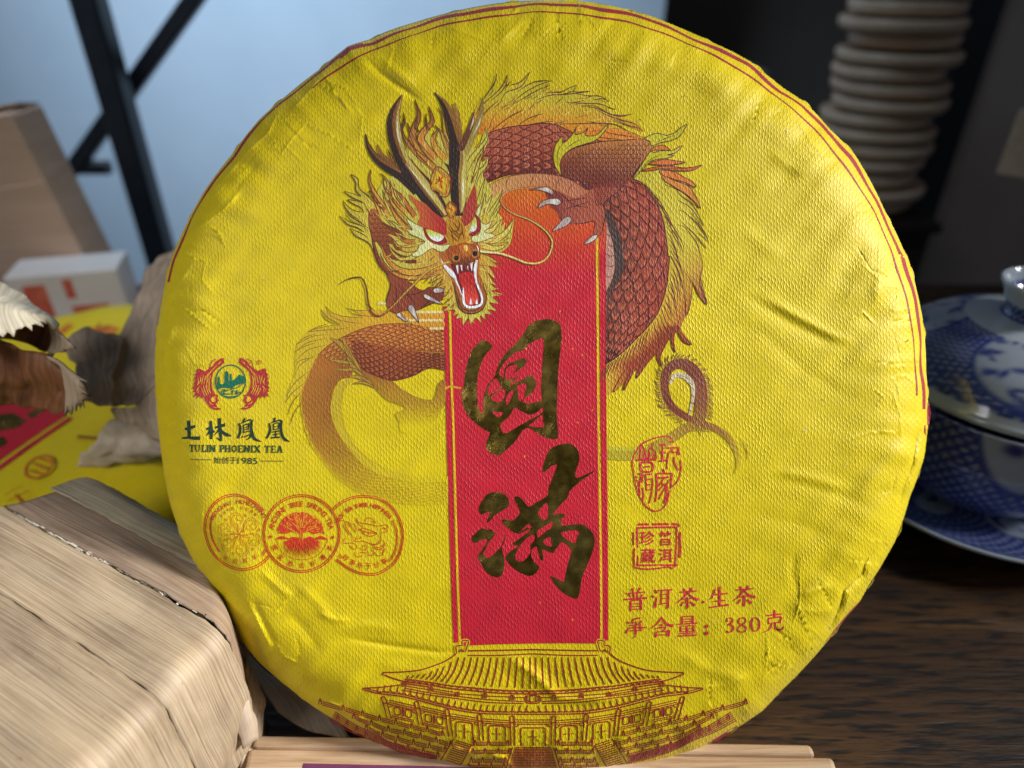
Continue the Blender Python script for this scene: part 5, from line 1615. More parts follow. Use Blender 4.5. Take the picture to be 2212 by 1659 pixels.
# product name and weight
k = Ink()
TR = (204, 46, 58)
tea = "16|{0},{1};"
brush(k, fK, "26 16|205,128 226,182;26 16|300,122 274,180;15|135,192 365,174;22|225,190 229,246;20|270,188 270,245;22 12|168,200 196,236;12 22|338,200 304,236;18 24|105,264 388,244;26|190,280 188,402;30|312,270 313,392;13|190,278 315,268;11|190,318 310,312;11|190,350 310,344;12|190,385 310,376;"
      "14 28|472,150 508,188;14 28|438,212 470,242;10 38|506,225 478,362;16 20|515,156 690,146;16|560,160 556,312;28|642,150 636,374;11|562,205 636,200;11|560,252 636,246;14 18|525,324 640,302;"
      "16|770,177 985,160;24|824,132 850,196;26|922,122 898,182;26 20 6|868,180 815,245 728,316;14 26 36|872,184 930,238 1002,270;12|805,262 930,250;30|868,235 872,345 862,372;22|828,290 790,342;14 36|905,290 962,336;"
      "26 20 6|1202,140 1172,228 1128,270;12 18|1180,207 1352,190;30|1256,108 1258,345;12 16|1172,288 1330,272;14 26|1128,360 1370,325;"
      "16|1450,150 1665,132;24|1504,105 1530,168;26|1602,95 1578,155;26 20 6|1548,153 1495,218 1412,288;14 26 36|1552,157 1610,211 1682,236;12|1485,235 1610,223;30|1548,208 1552,318 1542,345;22|1508,263 1470,315;14 36|1585,263 1642,309;"
      "14 26|142,528 168,556;12 18|210,500 312,482;22|250,492 205,520;18|195,530 228,552;20|322,518 290,560;18|256,525 264,566;13|168,577 305,562;14 18|162,604 374,600;13|180,640 322,632;20|302,560 312,645;26 24|246,565 250,690;22 10|250,700 222,728;12 28|172,602 128,668;"
      "26 20 6|566,475 500,560 410,622;14 30 38|568,484 622,560 702,578;20|545,560 578,578;12 20 16|480,612 604,598 574,645;28|492,655 490,716;40|645,628 640,706;13|490,655 645,642;13|490,692 640,684;"
      "22|806,465 806,552;24|936,460 936,548;13|805,468 940,462;10|806,500 936,496;11|806,532 936,526;14 18|740,562 992,546;22|790,585 790,656;26|944,575 946,652;11|790,584 946,575;11|790,618 946,612;22|866,580 866,695;11|790,652 946,642;12|772,675 962,664;16 20|748,704 982,690;"
      "16 12 14 24 26 14 24 26 14 18|1340,522 1350,492 1388,486 1412,512 1392,552 1362,566 1402,574 1420,612 1394,652 1346,655;"
      "16|1815,458 2010,436;26|1916,390 1917,472;16|1842,490 1846,560;16 22|1842,492 1990,476 1974,548;12|1846,552 1974,534;22 16 6|1886,552 1852,622 1766,666;22 20 20 24 14|1926,540 1926,615 1960,628 2012,618 2022,588", TR, 2)
for x, y, r in ((1060, 295, 17), (1101, 586, 22), (1100, 668, 25), (1345, 522, 15), (1346, 648, 14)):
    fill(k, fK, ell(x, y, r, r, n=10)[:-1], TR, 2)
ribbon(k, fK("1525,483 1488,503 1490,543 1528,570 1572,602 1566,645 1520,656 1476,632 1486,592 1538,562 1574,522 1560,490"), [5.4], [TR], 2, closed=True)
a_ = np.linspace(0, 2 * np.pi, 40)
ro, ri = fK(np.column_stack([1686 + 62 * np.cos(a_), 562 + 88 * np.sin(a_)])), fK(np.column_stack([1686 + 36 * np.cos(a_), 562 + 78 * np.sin(a_)]))
strip(k, ro, ri, TR, 2, n=60)
k.build("product_lettering", CAKE)

# ------------------------------------------------------------------ the palace line drawing
k = Ink()
PC = (150, 34, 36)
PW = 5.0


def both(t, w=PW, prof=(1,)):
    """a line of the left half (P frame) and its mirror image"""
    w = w * 1.0 + 1.2 if w < 4.5 else w + .6
    p = fP(t)
    ribbon(k, p, [w * q for q in prof], [PC], 2)
    q = p.copy()
    q[:, 0] = 2 * 2132 - q[:, 0]
    ribbon(k, q, [w * r for r in prof], [PC], 2)


def haloed(t):
    for w, c, l in ((13, (224, 192, 20), 4), (PW + .4, PC, 5)):
        p = fP(t)
        for q in (p, np.column_stack([2 * 2132 - p[:, 0], p[:, 1]])):
            ribbon(k, q, [w], [c], l)


haloed("1152,268 1150,210 1195,203 1196,168 1244,166 1240,205 1222,252")
both("1172,258 1190,235 1200,256 1212,240")
both("1245,246 1500,242 1765,236")
both("1245,282 1420,284 1560,280 1765,270", 3.2)
both("1152,266 1110,300 1050,335 960,370 860,400 750,413 650,418 565,420", 4)
both("566,419 560,442", 6)
both("575,440 640,465 720,488 850,506 960,522 1100,547 1250,562 1400,577 1550,587 1765,592")
both("750,470 850,485 960,500 1100,524 1250,538 1400,552 1550,562 1765,568", 2.6)
for i in range(12):
    xt = 1742 - i * 52
    xb = 1750 - (1750 - xt) * 1.175
    yb = np.interp(xb, [1070, 1250, 1400, 1550, 1765], [508, 520, 530, 540, 552])
    c = (1750 - xt) * .03
    both(f"{xt},{298} {(xt*.45+xb*.55)+c},{410} {xb},{yb}", 4, (.9, 1.15, .9))
for t in ("1112,335 1085,420 1030,495", "1055,370 1030,430 985,490", "1005,386 985,440 945,480", "955,410 940,445 905,476", "905,430 870,470", "855,436 830,466", "812,442 790,466", "770,446 755,464"):
    both(t, 3.8)


def scallops(p, n, r=2.8):
    q = cr(P(p), 4.0)
    L = np.linspace(0, 1, n + 1)
    xs = np.interp(L, np.linspace(0, 1, len(q)), q[:, 0])
    ys = np.interp(L, np.linspace(0, 1, len(q)), q[:, 1])
    for i in range(n):
        both(f"{xs[i]},{ys[i]} {(xs[i]+xs[i+1])/2},{(ys[i]+ys[i+1])/2+13} {xs[i+1]},{ys[i+1]}", r)
        yield xs[i], ys[i]


list(scallops("740,470 960,500 1250,538 1550,562 1765,568", 20))
both("740,508 930,535;".rstrip(';'))
for t in ("745,510 925,536", "965,550 1130,578", "1175,590 1352,602", "1396,608 1570,615", "1618,620 1700,620", "740,545 930,580 1100,603 1400,636 1690,652", "715,560 930,598 1110,622 1400,658 1690,668", "745,528 925,556", "965,568 1130,596"):
    both(t, 2.8)
for x, y in ((730, 516), (945, 552), (1155, 595), (1375, 606), (1595, 620)):
    both(f"{x-14},{y+20} {x-12},{y-14} {x+14},{y-14} {x+16},{y+20}", 4.6)
    both(f"{x},{y-10} {x+2},{y+18}", 3.4)
for t in ("1706,612 1700,640 1722,664 1765,668", "1722,604 1716,636 1734,652 1765,655", "1706,612 1722,604", "1740,600 1740,648", "1765,604 1740,604"):
    both(t, 3.4)
both("405,545 520,540 620,530 700,520", 3.8)
both("410,543 404,558", 5)
for dy in (0, -16):
    both(" ".join(f"{x},{y+dy}" for x, y in ((415, 558), (500, 582), (600, 597), (720, 612), (830, 638), (960, 673), (1080, 703), (1200, 728), (1350, 747), (1500, 752), (1765, 754))), 3.8 if dy == 0 else 2.4)
for x, y in scallops("520,575 600,562 720,580 830,604 960,640 1080,672 1200,698 1350,718 1500,724 1765,726", 24):
    both(f"{x+12},{y-44} {x+4},{y-20} {x},{y-4}", 3.4, (.7, 1, 1))
for x, y0, y1 in ((590, 616, 790), (850, 655, 845), (1090, 716, 932), (1345, 758, 966), (1600, 770, 1004)):
    s = (1765 - x) * .02
    for d in (-16, 16):
        both(f"{x+d-s},{y0+6} {x+d},{(y0+y1)/2} {x+d+s},{y1}", 3.8)
    both(f"{x-18-s},{y0+6} {x-s},{y0-4} {x+18-s},{y0+6}", 3.6)
    both(f"{x-20},{y0+48} {x+20},{y0+54}", 4)
for xa, ya, xb, yb in ((612, 640, 830, 690), (872, 690, 1070, 735), (1110, 750, 1326, 785), (1364, 790, 1582, 806), (1620, 798, 1765, 800)):
    both(f"{xa},{ya} {xb},{yb}", 2.6)
    both(f"{xa},{ya+18} {xb},{yb+18}", 2.6)
    both(f"{xa},{ya+34} {xb},{yb+34}", 2.8)
    both(f"{xa+2},{ya+58} {xa+22},{ya+50} {xa+34},{ya+38}", 2.8)
    if xb < 1700:
        both(f"{xb-2},{yb+58} {xb-22},{yb+48} {xb-34},{yb+36}", 2.8)
for cx_, cy_, sl in ((722, 738, .20), (972, 795, .2)):
    f = lambda pts: " ".join(f"{cx_+a},{cy_+b+a*sl}" for a, b in pts)
    for o in (-46, 46):
        both(f([(o - 22, -28), (o + 18, -28), (o + 24, -18), (o + 22, 26), (o - 18, 28), (o - 24, 18), (o - 22, -28)]), 3.6)
    both(f([(-4, -34), (-4, 34)]), 3.2)
    both(f([(6, -34), (6, 34)]), 3.2)
    both(f([(-90, 46), (90, 46)]), 2.6)
    both(f([(-90, 60), (90, 60)]), 2.2)
for cx_, cy_, hw, hh, sl in ((1215, 885, 66, 66, .12), (1475, 905, 66, 58, .04), (1765, 935, 98, 72, 0)):
    f = lambda pts: " ".join(f"{cx_+a},{cy_+b+a*sl}" for a, b in pts)
    both(f([(-hw, hh), (-hw, -hh + 14), (-hw + 14, -hh), (hw - 14, -hh), (hw, -hh + 14), (hw, hh)]) if cx_ < 1700 else f([(-hw, hh), (-hw, -hh + 10), (-hw + 10, -hh), (0, -hh)]), 4.6)
    if cx_ < 1700:
        both(f([(0, -hh + 14), (0, hh)]), 4)
        for o in (-28, 28):
            both(f([(o - 12, 6), (o + 12, 6)]), 7, (.5, 1, .5))
    else:
        both(f([(-3, -hh + 14), (-3, hh)]), 2.5)
        both(f([(-36, 0), (-14, 0)]), 8, (.5, 1, .5))


def baluster(x, y, s=1.0, sl=.26):
    both(f"{x-12*s},{y+34*s} {x-9*s},{y+6*s} {x-4*s},{y-8*s} {x},{y-20*s} {x+5*s},{y-8*s} {x+10*s},{y+6*s} {x+13*s},{y+36*s}", 3.4)
    both(f"{x-7*s},{y+2*s} {x+8*s},{y+3*s}", 3)


rows_ = [((60, 645), (245, 692), (400, 738), (535, 776), (665, 806), (795, 838), (917, 866), (1040, 898)), ((330, 760), (470, 815), (605, 862), (735, 886), (862, 916), (990, 948), (1105, 978)), ((430, 850), (560, 905), (682, 938), (806, 970), (935, 996), (1060, 1026)),
         ((560, 960), (660, 985), (762, 1012), (885, 1040), (1000, 1068)), ((700, 1030), (820, 1050), (930, 1080))]
for rr in rows_:
    for (x, y) in rr:
        baluster(x, y, .9)
    for (x0, y0), (x1, y1) in zip(rr[:-1], rr[1:]):
        for dy in (4, 18, 32):
            both(f"{x0+20},{y0+dy+4} {x1-20},{y1+dy-4}", 2.7)
for y in (975, 1040, 1112, 1160):
    xs = {975: (1300, 1410, 1560), 1040: (1285, 1382, 1485, 1578), 1112: (1270, 1360, 1452, 1545), 1160: (1250, 1330, 1430, 1530)}[y]
    for x in xs:
        baluster(x, y, .85)
    for x0, x1 in zip(xs[:-1], xs[1:]):
        for dy in (2, 16, 28):
            both(f"{x0+18},{y+dy} {x1-18},{y+dy}", 2.6)
for i in range(13):
    y = 1022 + i * 13
    both(f"{1618-i*4},{y} 1765,{y-2}", 3.2)
for i in range(15):
    u = i / 14
    both(f"{1150-u*130},{962+u*215} {1268-u*130},{1000+u*215}", 3.0)
both("1130,950 1080,1030 1010,1150", 4)
both("1270,1000 1230,1080 1170,1184", 4)
both("1600,1020 1575,1100 1550,1184", 4)
both("1290,935 1285,1010", 5)
# courses that bend round the lower rim
for i in range(6):
    t = i / 5
    both(f"{180-t*40},{735+t*70} {330-t*20},{830+t*66} {470},{900+t*60} {640},{985+t*58} {830},{1050+t*56} {1000},{1092+t*52}", 2.8)
for q in range(11):
    u = q / 10
    x = 200 + 760 * u
    y = float(np.interp(x, [180, 330, 470, 640, 830, 1000], [770, 862, 930, 1014, 1078, 1118]))
    baluster(x, y - 12, .8)
k.build("palace_line_drawing", CAKE)

# border lines that follow the rim
BRD = (158, 40, 56)
for tt_, w, a0, a1, wob in ((.9685, 5.5, -128, 2, 2.0), (.9885, 11, -122, 4, 3.0), (.9935, 7, -165, -118, 2.0)):
    k = Ink()
    ang = np.radians(np.linspace(a0, a1, 260))
    r = np.interp(ang, _oaa, np.convolve(np.pad(_orr, 2, 'edge'), np.ones(5) / 5, 'valid')) if tt_ < .98 else rim(ang)
    r = r * tt_ + wob * np.sin(ang * 23) + wob * .6 * np.sin(ang * 51 + 1)
    q = np.column_stack([CX + r * np.cos(ang), CY + r * np.sin(ang)])
    ww = w * (1 + .25 * np.sin(ang * 17) + .15 * np.sin(ang * 41 + 2))
    ribbon(k, q, ww, [BRD], 2, smooth=False, ncol=3)
    k.build("red_border_line", CAKE)
for t_, w_ in (("3713,1610 3716,1660 3712,1700", 14), ("3700,1700 3700,1730 3704,1740", 8), ("3300,2570 3390,2460 3440,2405", 5), ("2830,2975 2880,2950 2950,2905", 12)):
    k = Ink()
    lines(k, ID, t_, w_, BRD, 2)
    k.build("red_border_line", CAKE)

# lint that has settled on the paper
k = Ink()
for x, y, a, c in ((3150, 525, .9, (236, 230, 210)), (3222, 1722, .2, (226, 222, 210)), (3335, 1730, 1.4, (120, 110, 96)), (3386, 1858, .3, (226, 220, 206)), (3290, 1600, 0, (60, 50, 34)), (2857, 2484, .6, (240, 238, 230)), (3046, 1115, .5, (70, 54, 30)), (3630, 1365, 2.2, (70, 56, 34)), (2740, 385, .5, (96, 80, 30)), (1050, 1113, .4, (236, 226, 190)), (3248, 2596, 1.9, (60, 48, 30)),
                   (3320, 2515, 1.2, (206, 200, 190)), (2560, 480, .2, (90, 76, 30)), (1700, 420, 1.1, (200, 190, 90)), (1530, 1990, 2.0, (220, 200, 60)), (2700, 2560, .8, (226, 214, 120))):
    L = random.uniform(4, 9)
    ribbon(k, np.array([(x - L * math.cos(a), y - L * math.sin(a)), (x + 2, y - 2), (x + L * math.cos(a + .6), y + L * math.sin(a + .6))]), [1.5, 3.5, 1.5], [c], 30)
k.build("lint", CAKE)["kind"] = "stuff"
# ------------------------------------------------------------------ stand under the cake
M_STAND = wood_mat("pale_pine", lc(152, 116, 84), lc(194, 162, 128), lc(216, 192, 164), (1.2, 13, 13), 0, .55, .0018, 1.5)
M_STAMP = simple_mat("purple_stamp_ink", lc(104, 44, 84), lc(120, 56, 96), 20, .7)
st = empty("wooden_stand", (.05, 1.1, 0), "pale pine display stand with a purple stamped frame under the upright tea cake", "stand")


def board(name, quad, z0, z1, mat, parent, bev=.012):
    """board with a four-cornered plan"""
    bm = bmesh.new()
    lo = [bm.verts.new((x, y, z0)) for x, y in quad]
    hi = [bm.verts.new((x, y, z1)) for x, y in quad]
    n = len(quad)
    bm.faces.new(lo[::-1])
    bm.faces.new(hi)
    for i in range(n):
        bm.faces.new((lo[i], lo[(i + 1) % n], hi[(i + 1) % n], hi[i]))
    bmesh.ops.bevel(bm, geom=bm.edges[:], offset=bev, segments=3, affect='EDGES', profile=.5)
    bm.verts.index_update()
    vs = [tuple(v.co) for v in bm.verts]
    fs = [[v.index for v in f.verts] for f in bm.faces]
    bm.free()
    return addmesh(name, vs, fs, mat, parent, smooth=False)


def xy(px, py, h):
    q = WH(px, py, h)
    return (q.x, q.y)


board("rear_board", [xy(545, 1612, .095), xy(545, 1586, .095), xy(1752, 1606, .095), xy(1764, 1632, .095)], 0.0, .095, M_STAND, st, .012)
board("front_board", [xy(508, 1740, .085), xy(536, 1614, .085), xy(1800, 1633, .085), xy(1836, 1740, .085)], 0.0, .085, M_STAND, st, .014)
for px in (1592, 742):
    a = WH(px, 1600, .097)
    base = Vector((a.x, a.y + .22, 0.03))
    top = base + Vector((0, .50, .95))
    d = (top - base).normalized()
    sx = Vector((.055, 0, 0))
    u = d.cross(sx).normalized() * .03
    vs = []
    for p in (base, top):
        for i, j in ((-1, -1), (1, -1), (1, 1), (-1, 1)):
            vs.append(tuple(p + sx * i + u * j))
    addmesh("back_rest", vs, [(3, 2, 1, 0), (4, 5, 6, 7), (0, 1, 5, 4), (1, 2, 6, 5), (2, 3, 7, 6), (3, 0, 4, 7)], M_STAND, st, smooth=False)
fr = []
pts = [xy(655, 1649, .0852), xy(1150, 1660, .0852), xy(1150, 1730, .0852), xy(640, 1720, .0852)]
c = np.mean(pts, axis=0)
vs = [(x, y, .0858) for x, y in pts] + [(c[0] + (x - c[0]) * .965, c[1] + (y - c[1]) * .72, .0858) for x, y in pts]
addmesh("stamped_frame", vs, [(i, (i + 1) % 4, 4 + (i + 1) % 4, 4 + i) for i in range(4)], M_STAMP, st, smooth=False)

# ------------------------------------------------------------------ bamboo husk
def husk_mat(name, c0, c1, c2, rough=.6, bump=.0012, streak=260.0, spots=True):
    m, nt, ns, ln, b = new_mat(name)
    g = node(nt, 'ShaderNodeAttribute', attribute_name='grain').outputs['Vector']
    broad = noise_(nt, mapping_(nt, g, (1.3, 7, 1)), 1.6, 5.0, .6)
    mid = noise_(nt, mapping_(nt, g, (2.6, 46, 1)), 1.5, 4.0, .6)
    fine = noise_(nt, mapping_(nt, g, (3.2, streak, 1)), 1.0, 3.0, .6)
    q = math_(nt, 'ADD', math_(nt, 'ADD', math_(nt, 'MULTIPLY', broad, .26), math_(nt, 'MULTIPLY', mid, .2)), math_(nt, 'MULTIPLY', fine, .54))
    col = ramp_(nt, q, [(.30, c0), (.5, c1), (.70, c2)])
    st_ = noise_(nt, mapping_(nt, g, (2.2, 3.4, 1), loc=(7, 2, 0)), 1.3, 5.0, .62)
    col = mix_(nt, 1.0, col, ramp_(nt, st_, [(.36, (.78, .76, .75, 1)), (.52, (1, 1, 1, 1)), (.68, (1.12, 1.10, 1.06, 1))]), 'MULTIPLY')
    if spots:
        sp = noise_(nt, mapping_(nt, g, (9, 24, 1)), 2.0, 5.0, .7)
        col = mix_(nt, ramp_(nt, sp, [(.64, (0, 0, 0, 1)), (.72, (.55, .55, .55, 1))]), col, lc(118, 88, 62))
        s2 = noise_(nt, mapping_(nt, g, (14, 60, 1), loc=(3, 8, 0)), 2.0, 4.0, .7)
        col = mix_(nt, ramp_(nt, s2, [(.67, (0, 0, 0, 1)), (.73, (.6, .6, .6, 1))]), col, lc(222, 208, 188))
    fl = noise_(nt, mapping_(nt, g, (1.8, streak * .62, 1), loc=(1, 5, 0)), 1.0, 3.0, .6)
    col = mix_(nt, 1.0, col, ramp_(nt, fl, [(.32, (.74, .71, .68, 1)), (.42, (1, 1, 1, 1)), (.7, (1.08, 1.08, 1.08, 1))]), 'MULTIPLY')
    col = mix_(nt, 1.0, col, ramp_(nt, fine, [(.34, (.84, .83, .82, 1)), (.55, (1.03, 1.03, 1.03, 1))]), 'MULTIPLY')
    ln.new(col, b.inputs['Base Color'])
    b.inputs['Roughness'].default_value = rough
    b.inputs['Specular IOR Level'].default_value = .45
    h = math_(nt, 'ADD', math_(nt, 'MULTIPLY', fine, .5), math_(nt, 'MULTIPLY', fl, .7))
    bump_(nt, h, .8, bump, b)
    return m


M_HUSK = husk_mat("dry_bamboo_husk", lc(132, 112, 90), lc(172, 152, 126), lc(194, 176, 150))
M_HUSK2 = husk_mat("reddish_bamboo_husk", lc(114, 94, 78), lc(152, 130, 110), lc(176, 156, 136))
M_HUSK3 = husk_mat("grey_bamboo_husk", lc(100, 86, 70), lc(158, 146, 122), lc(192, 182, 156), streak=200)
M_HUSKIN = husk_mat("inner_bamboo_husk", lc(150, 132, 112), lc(182, 162, 140), lc(202, 184, 162), spots=False, streak=120)
M_HUSKDK = husk_mat("brown_bamboo_husk", lc(74, 46, 28), lc(120, 76, 44), lc(150, 100, 60), streak=60)
M_HUSKLT = husk_mat("lit_bamboo_husk", lc(184, 168, 140), lc(214, 204, 180), lc(230, 222, 202), streak=90)  # cream colour has the light on the curl's upper side painted in


def grain_attr(me, a, b):
    at = me.attributes.new("grain", 'FLOAT_VECTOR', 'POINT')
    arr = np.zeros((len(a), 3), np.float32)
    arr[:, 0], arr[:, 1] = a, b
    at.data.foreach_set("vector", arr.ravel())


def thicken(o, t):
    m = o.modifiers.new("thickness", 'SOLIDIFY')
    m.thickness = t
    m.offset = -1
    return o


GV, NV = np.array([.8823, -.4706]), np.array([.4706, .8823])
BUN = empty("husk_bundle", (-1.5, 1.05, 0), "large bundle wrapped in dry bamboo husk, cracked along its top, lower left corner", "bundle")


def rimg(c):
    return np.interp(c, [-1.2, -.9, -.5, 0, .35, .66, .72, .77, .82, .86, .89], [-1.62, -1.36, -1.19, -1.135, -1.13, -1.155, -1.22, -1.315, -1.40, -1.49, -1.66])


def husk_strip(name, c0, c1, lift, mat, nc=40, rag=.004, seed=0, g0=-3.4, bend=.05, down=1.0, par=BUN, bulge=.015):
    rs = np.random.default_rng(seed + 11)
    cs = np.linspace(c0, c1, nc)
    s_top = np.concatenate([np.linspace(0, .8, 40, endpoint=False), np.linspace(.8, 1, 14)])
    vs, ga, gb = [], [], []
    nrow = len(s_top) + 9 + 26
    ph_ = np.random.default_rng(99).uniform(0, 6.28, 8)
    rp = rs.uniform(0, 6.28, 2)
    for i in range(nrow):
        for j, c in enumerate(cs):
            gr = rimg(c)
            ce = c
            e = min(j, nc - 1 - j) / (nc * .5)
            along = i * .06
            if j in (0, nc - 1):
                ce = c + rag * (math.sin(along * 9 + rp[0]) + .7 * math.sin(along * 23 + rp[1]) + .5 * rs.uniform(-1, 1))
            warp = .006 * math.sin(c * 21 + ph_[2]) * math.sin(along * 2.1 + ph_[3]) + .004 * math.sin(c * 47 + along * 1.3 + ph_[4])
            H = .52 + lift + warp + .012 * (1 - (min(1, abs(c) / .9)) ** 2) - (.03 * max(0, (c - .8) / .09) ** 2 if c > .8 else 0)
            if i < len(s_top):
                s = s_top[i]
                g00 = -1.965 - (.885 - c) * .45 + .02 * math.sin(c * 23 + seed)
                g = g00 + (gr - bend - g00) * s
                z = H - .02 * s ** 3
                a = g
            else:
                k_ = i - len(s_top)
                if k_ < 9:
                    t_ = (k_ + 1) / 9 * math.pi / 2
                    g = gr - bend + (bend + lift * .8) * math.sin(t_)
                    z = H - .02 - bend * (1 - math.cos(t_))
                    a = gr - bend + bend * t_
                else:
                    u = (k_ - 8) / 26
                    z0 = H - .02 - bend
                    z = z0 * (1 - u * down) + .004
                    g = gr + lift * .8 + bulge * math.sin(u * math.pi) + .012 * math.sin(u * 7 + c * 13 + ph_[5]) * u + .008 * math.sin(u * 15 + c * 31 + ph_[6]) * u
                    a = gr - bend + bend * 1.57 + u * .5
            p = GV * g + NV * ce
            vs.append((p[0], p[1], z))
            ga.append(a + .02 * math.sin(c * 30))
            gb.append(c + seed * 3.3)
    o = addmesh(name, vs, grid_faces(nrow, nc), mat, par)
    grain_attr(o.data, ga, gb)
    return thicken(o, .006)


husk_strip("husk_sheet", -1.05, .462, .0, M_HUSK, 90, .0012, 1)
husk_strip("husk_sheet", .4634, .6575, .001, M_HUSK, 34, .0014, 2)
husk_strip("husk_sheet", .6665, .790, -.004, M_HUSK2, 30, .0022, 3, bulge=.0)
husk_strip("husk_sheet", .775, .874, .006, M_HUSK3, 26, .0012, 4, bulge=-.02)
# what shows through the cracks: yellow wrapper paper, dark near the rim, and torn white fibre
cs = [(.640, .682)]
vs, fs = [], []
gs = np.linspace(-2.07, -1.23, 90)
col = []
for i, g in enumerate(gs):
    for c in np.linspace(.650, .675, 5):
        p = GV * g + NV * c
        vs.append((p[0], p[1], .512))
        dark = g > -1.40
        col.append(lin((40, 32, 22)) if dark else lin((200, 176, 20)))
o = addmesh("yellow_wrapper_strip", vs, grid_faces(90, 5), attr_mat("paper_in_the_crack", .6), BUN)
set_pigment(o, np.array(col))
M_FIBRE = simple_mat("torn_white_fibre", lc(214, 204, 184), lc(236, 230, 216), 60, .8)
rs = np.random.default_rng(5)
vs, fs = [], []
for i in range(150):
    g = rs.uniform(-2.06, -1.24)
    if -1.37 < g < -1.24 and rs.random() < .9:
        continue
    c = .6575 + rs.normal(0, .0012) if rs.random() < .4 else .6655 + rs.normal(0, .0018)
    L, w, hh = rs.uniform(.006, .026), rs.uniform(.0012, .0036), rs.uniform(.002, .005)
    p = GV * g + NV * c
    b0 = len(vs)
    for a in range(6):
        th = a / 6 * 2 * math.pi
        q = p + GV * L * math.cos(th) * rs.uniform(.6, 1.1) + NV * w * math.sin(th) * rs.uniform(.6, 1.2)
        vs.append((q[0], q[1], .516 + hh * rs.uniform(.1, .6)))
    vs.append((p[0], p[1], .518 + hh))
    fs += [(b0 + a, b0 + (a + 1) % 6, b0 + 6) for a in range(6)]
o = addmesh("torn_fibre", vs, fs, M_FIBRE, BUN)
o["kind"] = "stuff"
# core of the bundle so that nothing shows through
M_CORE = simple_mat("dark_husk_core", lc(84, 62, 44), lc(100, 76, 54), 6, .8)  # dark brown tone of the inner block
ol = [(-.86, 1.06), (-.90, .80), (-.97, .70), (-1.25, .50), (-1.75, .45), (-2.3, .8), (-2.4, 1.3), (-1.9, 1.40), (-1.45, 1.60), (-1.10, 1.50), (-.95, 1.36), (-.88, 1.22)]
board("bundle_core", ol, .004, .495, M_CORE, BUN, .01)


def patch(name, rows, mat, parent, nu=28, nv=28, rough=.0, thick=.008, flip=False, seed=0, jag=0.0, jag_side=None, gscale=(1, 1)):
    """curved sheet through a net of points (px, py, depth)"""
    R = []
    for r in rows:
        p = np.array([tuple(W(*q)) for q in r])
        c = cr(np.column_stack([p]), .01)
        t = np.linspace(0, 1, nu)
        R.append(np.column_stack([np.interp(t, np.linspace(0, 1, len(c)), c[:, d]) for d in range(3)]))
    R = np.array(R)
    out = np.zeros((nv, nu, 3))
    for j in range(nu):
        c = cr(R[:, j], .01)
        t = np.linspace(0, 1, nv)
        out[:, j] = np.column_stack([np.interp(t, np.linspace(0, 1, len(c)), c[:, d]) for d in range(3)])
    rs = np.random.default_rng(seed)
    if rough:
        for i in range(nv):
            for j in range(nu):
                q = Vector(out[i, j]) * 9
                out[i, j] += np.array(mnoise.noise_vector(q)) * rough + np.array(mnoise.noise_vector(q * 2.7 + Vector((seed, 0, 0)))) * rough * .5
    if jag:
        k = rs.uniform(-1, 1, max(nu, nv)) * jag
        if jag_side in ('bottom', 'both'):
            d = out[-1] - out[-2]
            d /= np.linalg.norm(d, axis=1)[:, None] + 1e-9
            out[-1] += d * k[:nu, None] + np.abs(k[:nu, None]) * d
        if jag_side in ('right', 'both'):
            d = out[:, -1] - out[:, -2]
            d /= np.linalg.norm(d, axis=1)[:, None] + 1e-9
            out[:, -1] += d * k[:nv, None] * 1.5
    f = grid_faces(nv, nu)
    if flip:
        f = [q[::-1] for q in f]
    o = addmesh(name, out.reshape(-1, 3), f, mat, parent)
    V, U = np.meshgrid(np.linspace(0, 1, nv), np.linspace(0, 1, nu), indexing='ij')
    ext = np.linalg.norm(out[-1].mean(0) - out[0].mean(0)), np.linalg.norm(out[:, -1].mean(0) - out[:, 0].mean(0))
    grain_attr(o.data, (V * ext[0] * gscale[0]).ravel() + seed, (U * ext[1] * gscale[1]).ravel() + seed * 2.7)
    return thicken(o, thick)


# loose husk at the bundle's right side
patch("husk_flap", [[(468, 1352, 1.75), (486, 1350, 1.80), (500, 1356, 1.86)], [(478, 1440, 1.78), (505, 1440, 1.81), (512, 1445, 1.88)], [(500, 1530, 1.80), (535, 1525, 1.83), (530, 1535, 1.90)], [(520, 1620, 1.83), (548, 1600, 1.85), (552, 1600, 1.92)]], M_HUSKIN, BUN, seed=3, rough=.012)
patch("husk_flap", [[(505, 1375, 1.96), (530, 1400, 2.0), (545, 1430, 2.02)], [(528, 1440, 1.93), (538, 1470, 1.96), (552, 1480, 1.98)], [(530, 1530, 1.90), (555, 1545, 1.92), (573, 1545, 1.93)], [(520, 1660, 1.88), (548, 1640, 1.90), (568, 1590, 1.92)]], M_HUSKIN, BUN, seed=4, rough=.02)
o = tag(patch("husk_leaf", [[(505, 1390, 2.05), (570, 1450, 2.07), (640, 1490, 2.08)], [(560, 1480, 2.02), (630, 1520, 2.04), (720, 1550, 2.05)], [(600, 1540, 1.99), (670, 1580, 1.99), (760, 1600, 1.99)]], M_HUSKIN, None, seed=5, rough=.006), "grey ribbed husk leaf lying under the lower left edge of the tea cake", "husk leaf")

# ------------------------------------------------------------------ second cake lying in torn husk, behind left
C2 = np.array([-1.92, 2.62])
R2 = 1.0
c2o = empty("tea_cake", (C2[0], C2[1], 0), "yellow wrapped tea cake lying flat under torn husk at the left edge", "tea cake", "yellow paper wrapped tea cakes")


def h2(r):
    e = np.clip((r / R2 - .72) / .28, 0, 1)
    return .29 + .02 * (1 - (r / R2) ** 2) - .16 * (1 - np.sqrt(np.clip(1 - .98 * e ** 2.2, 0, 1)))


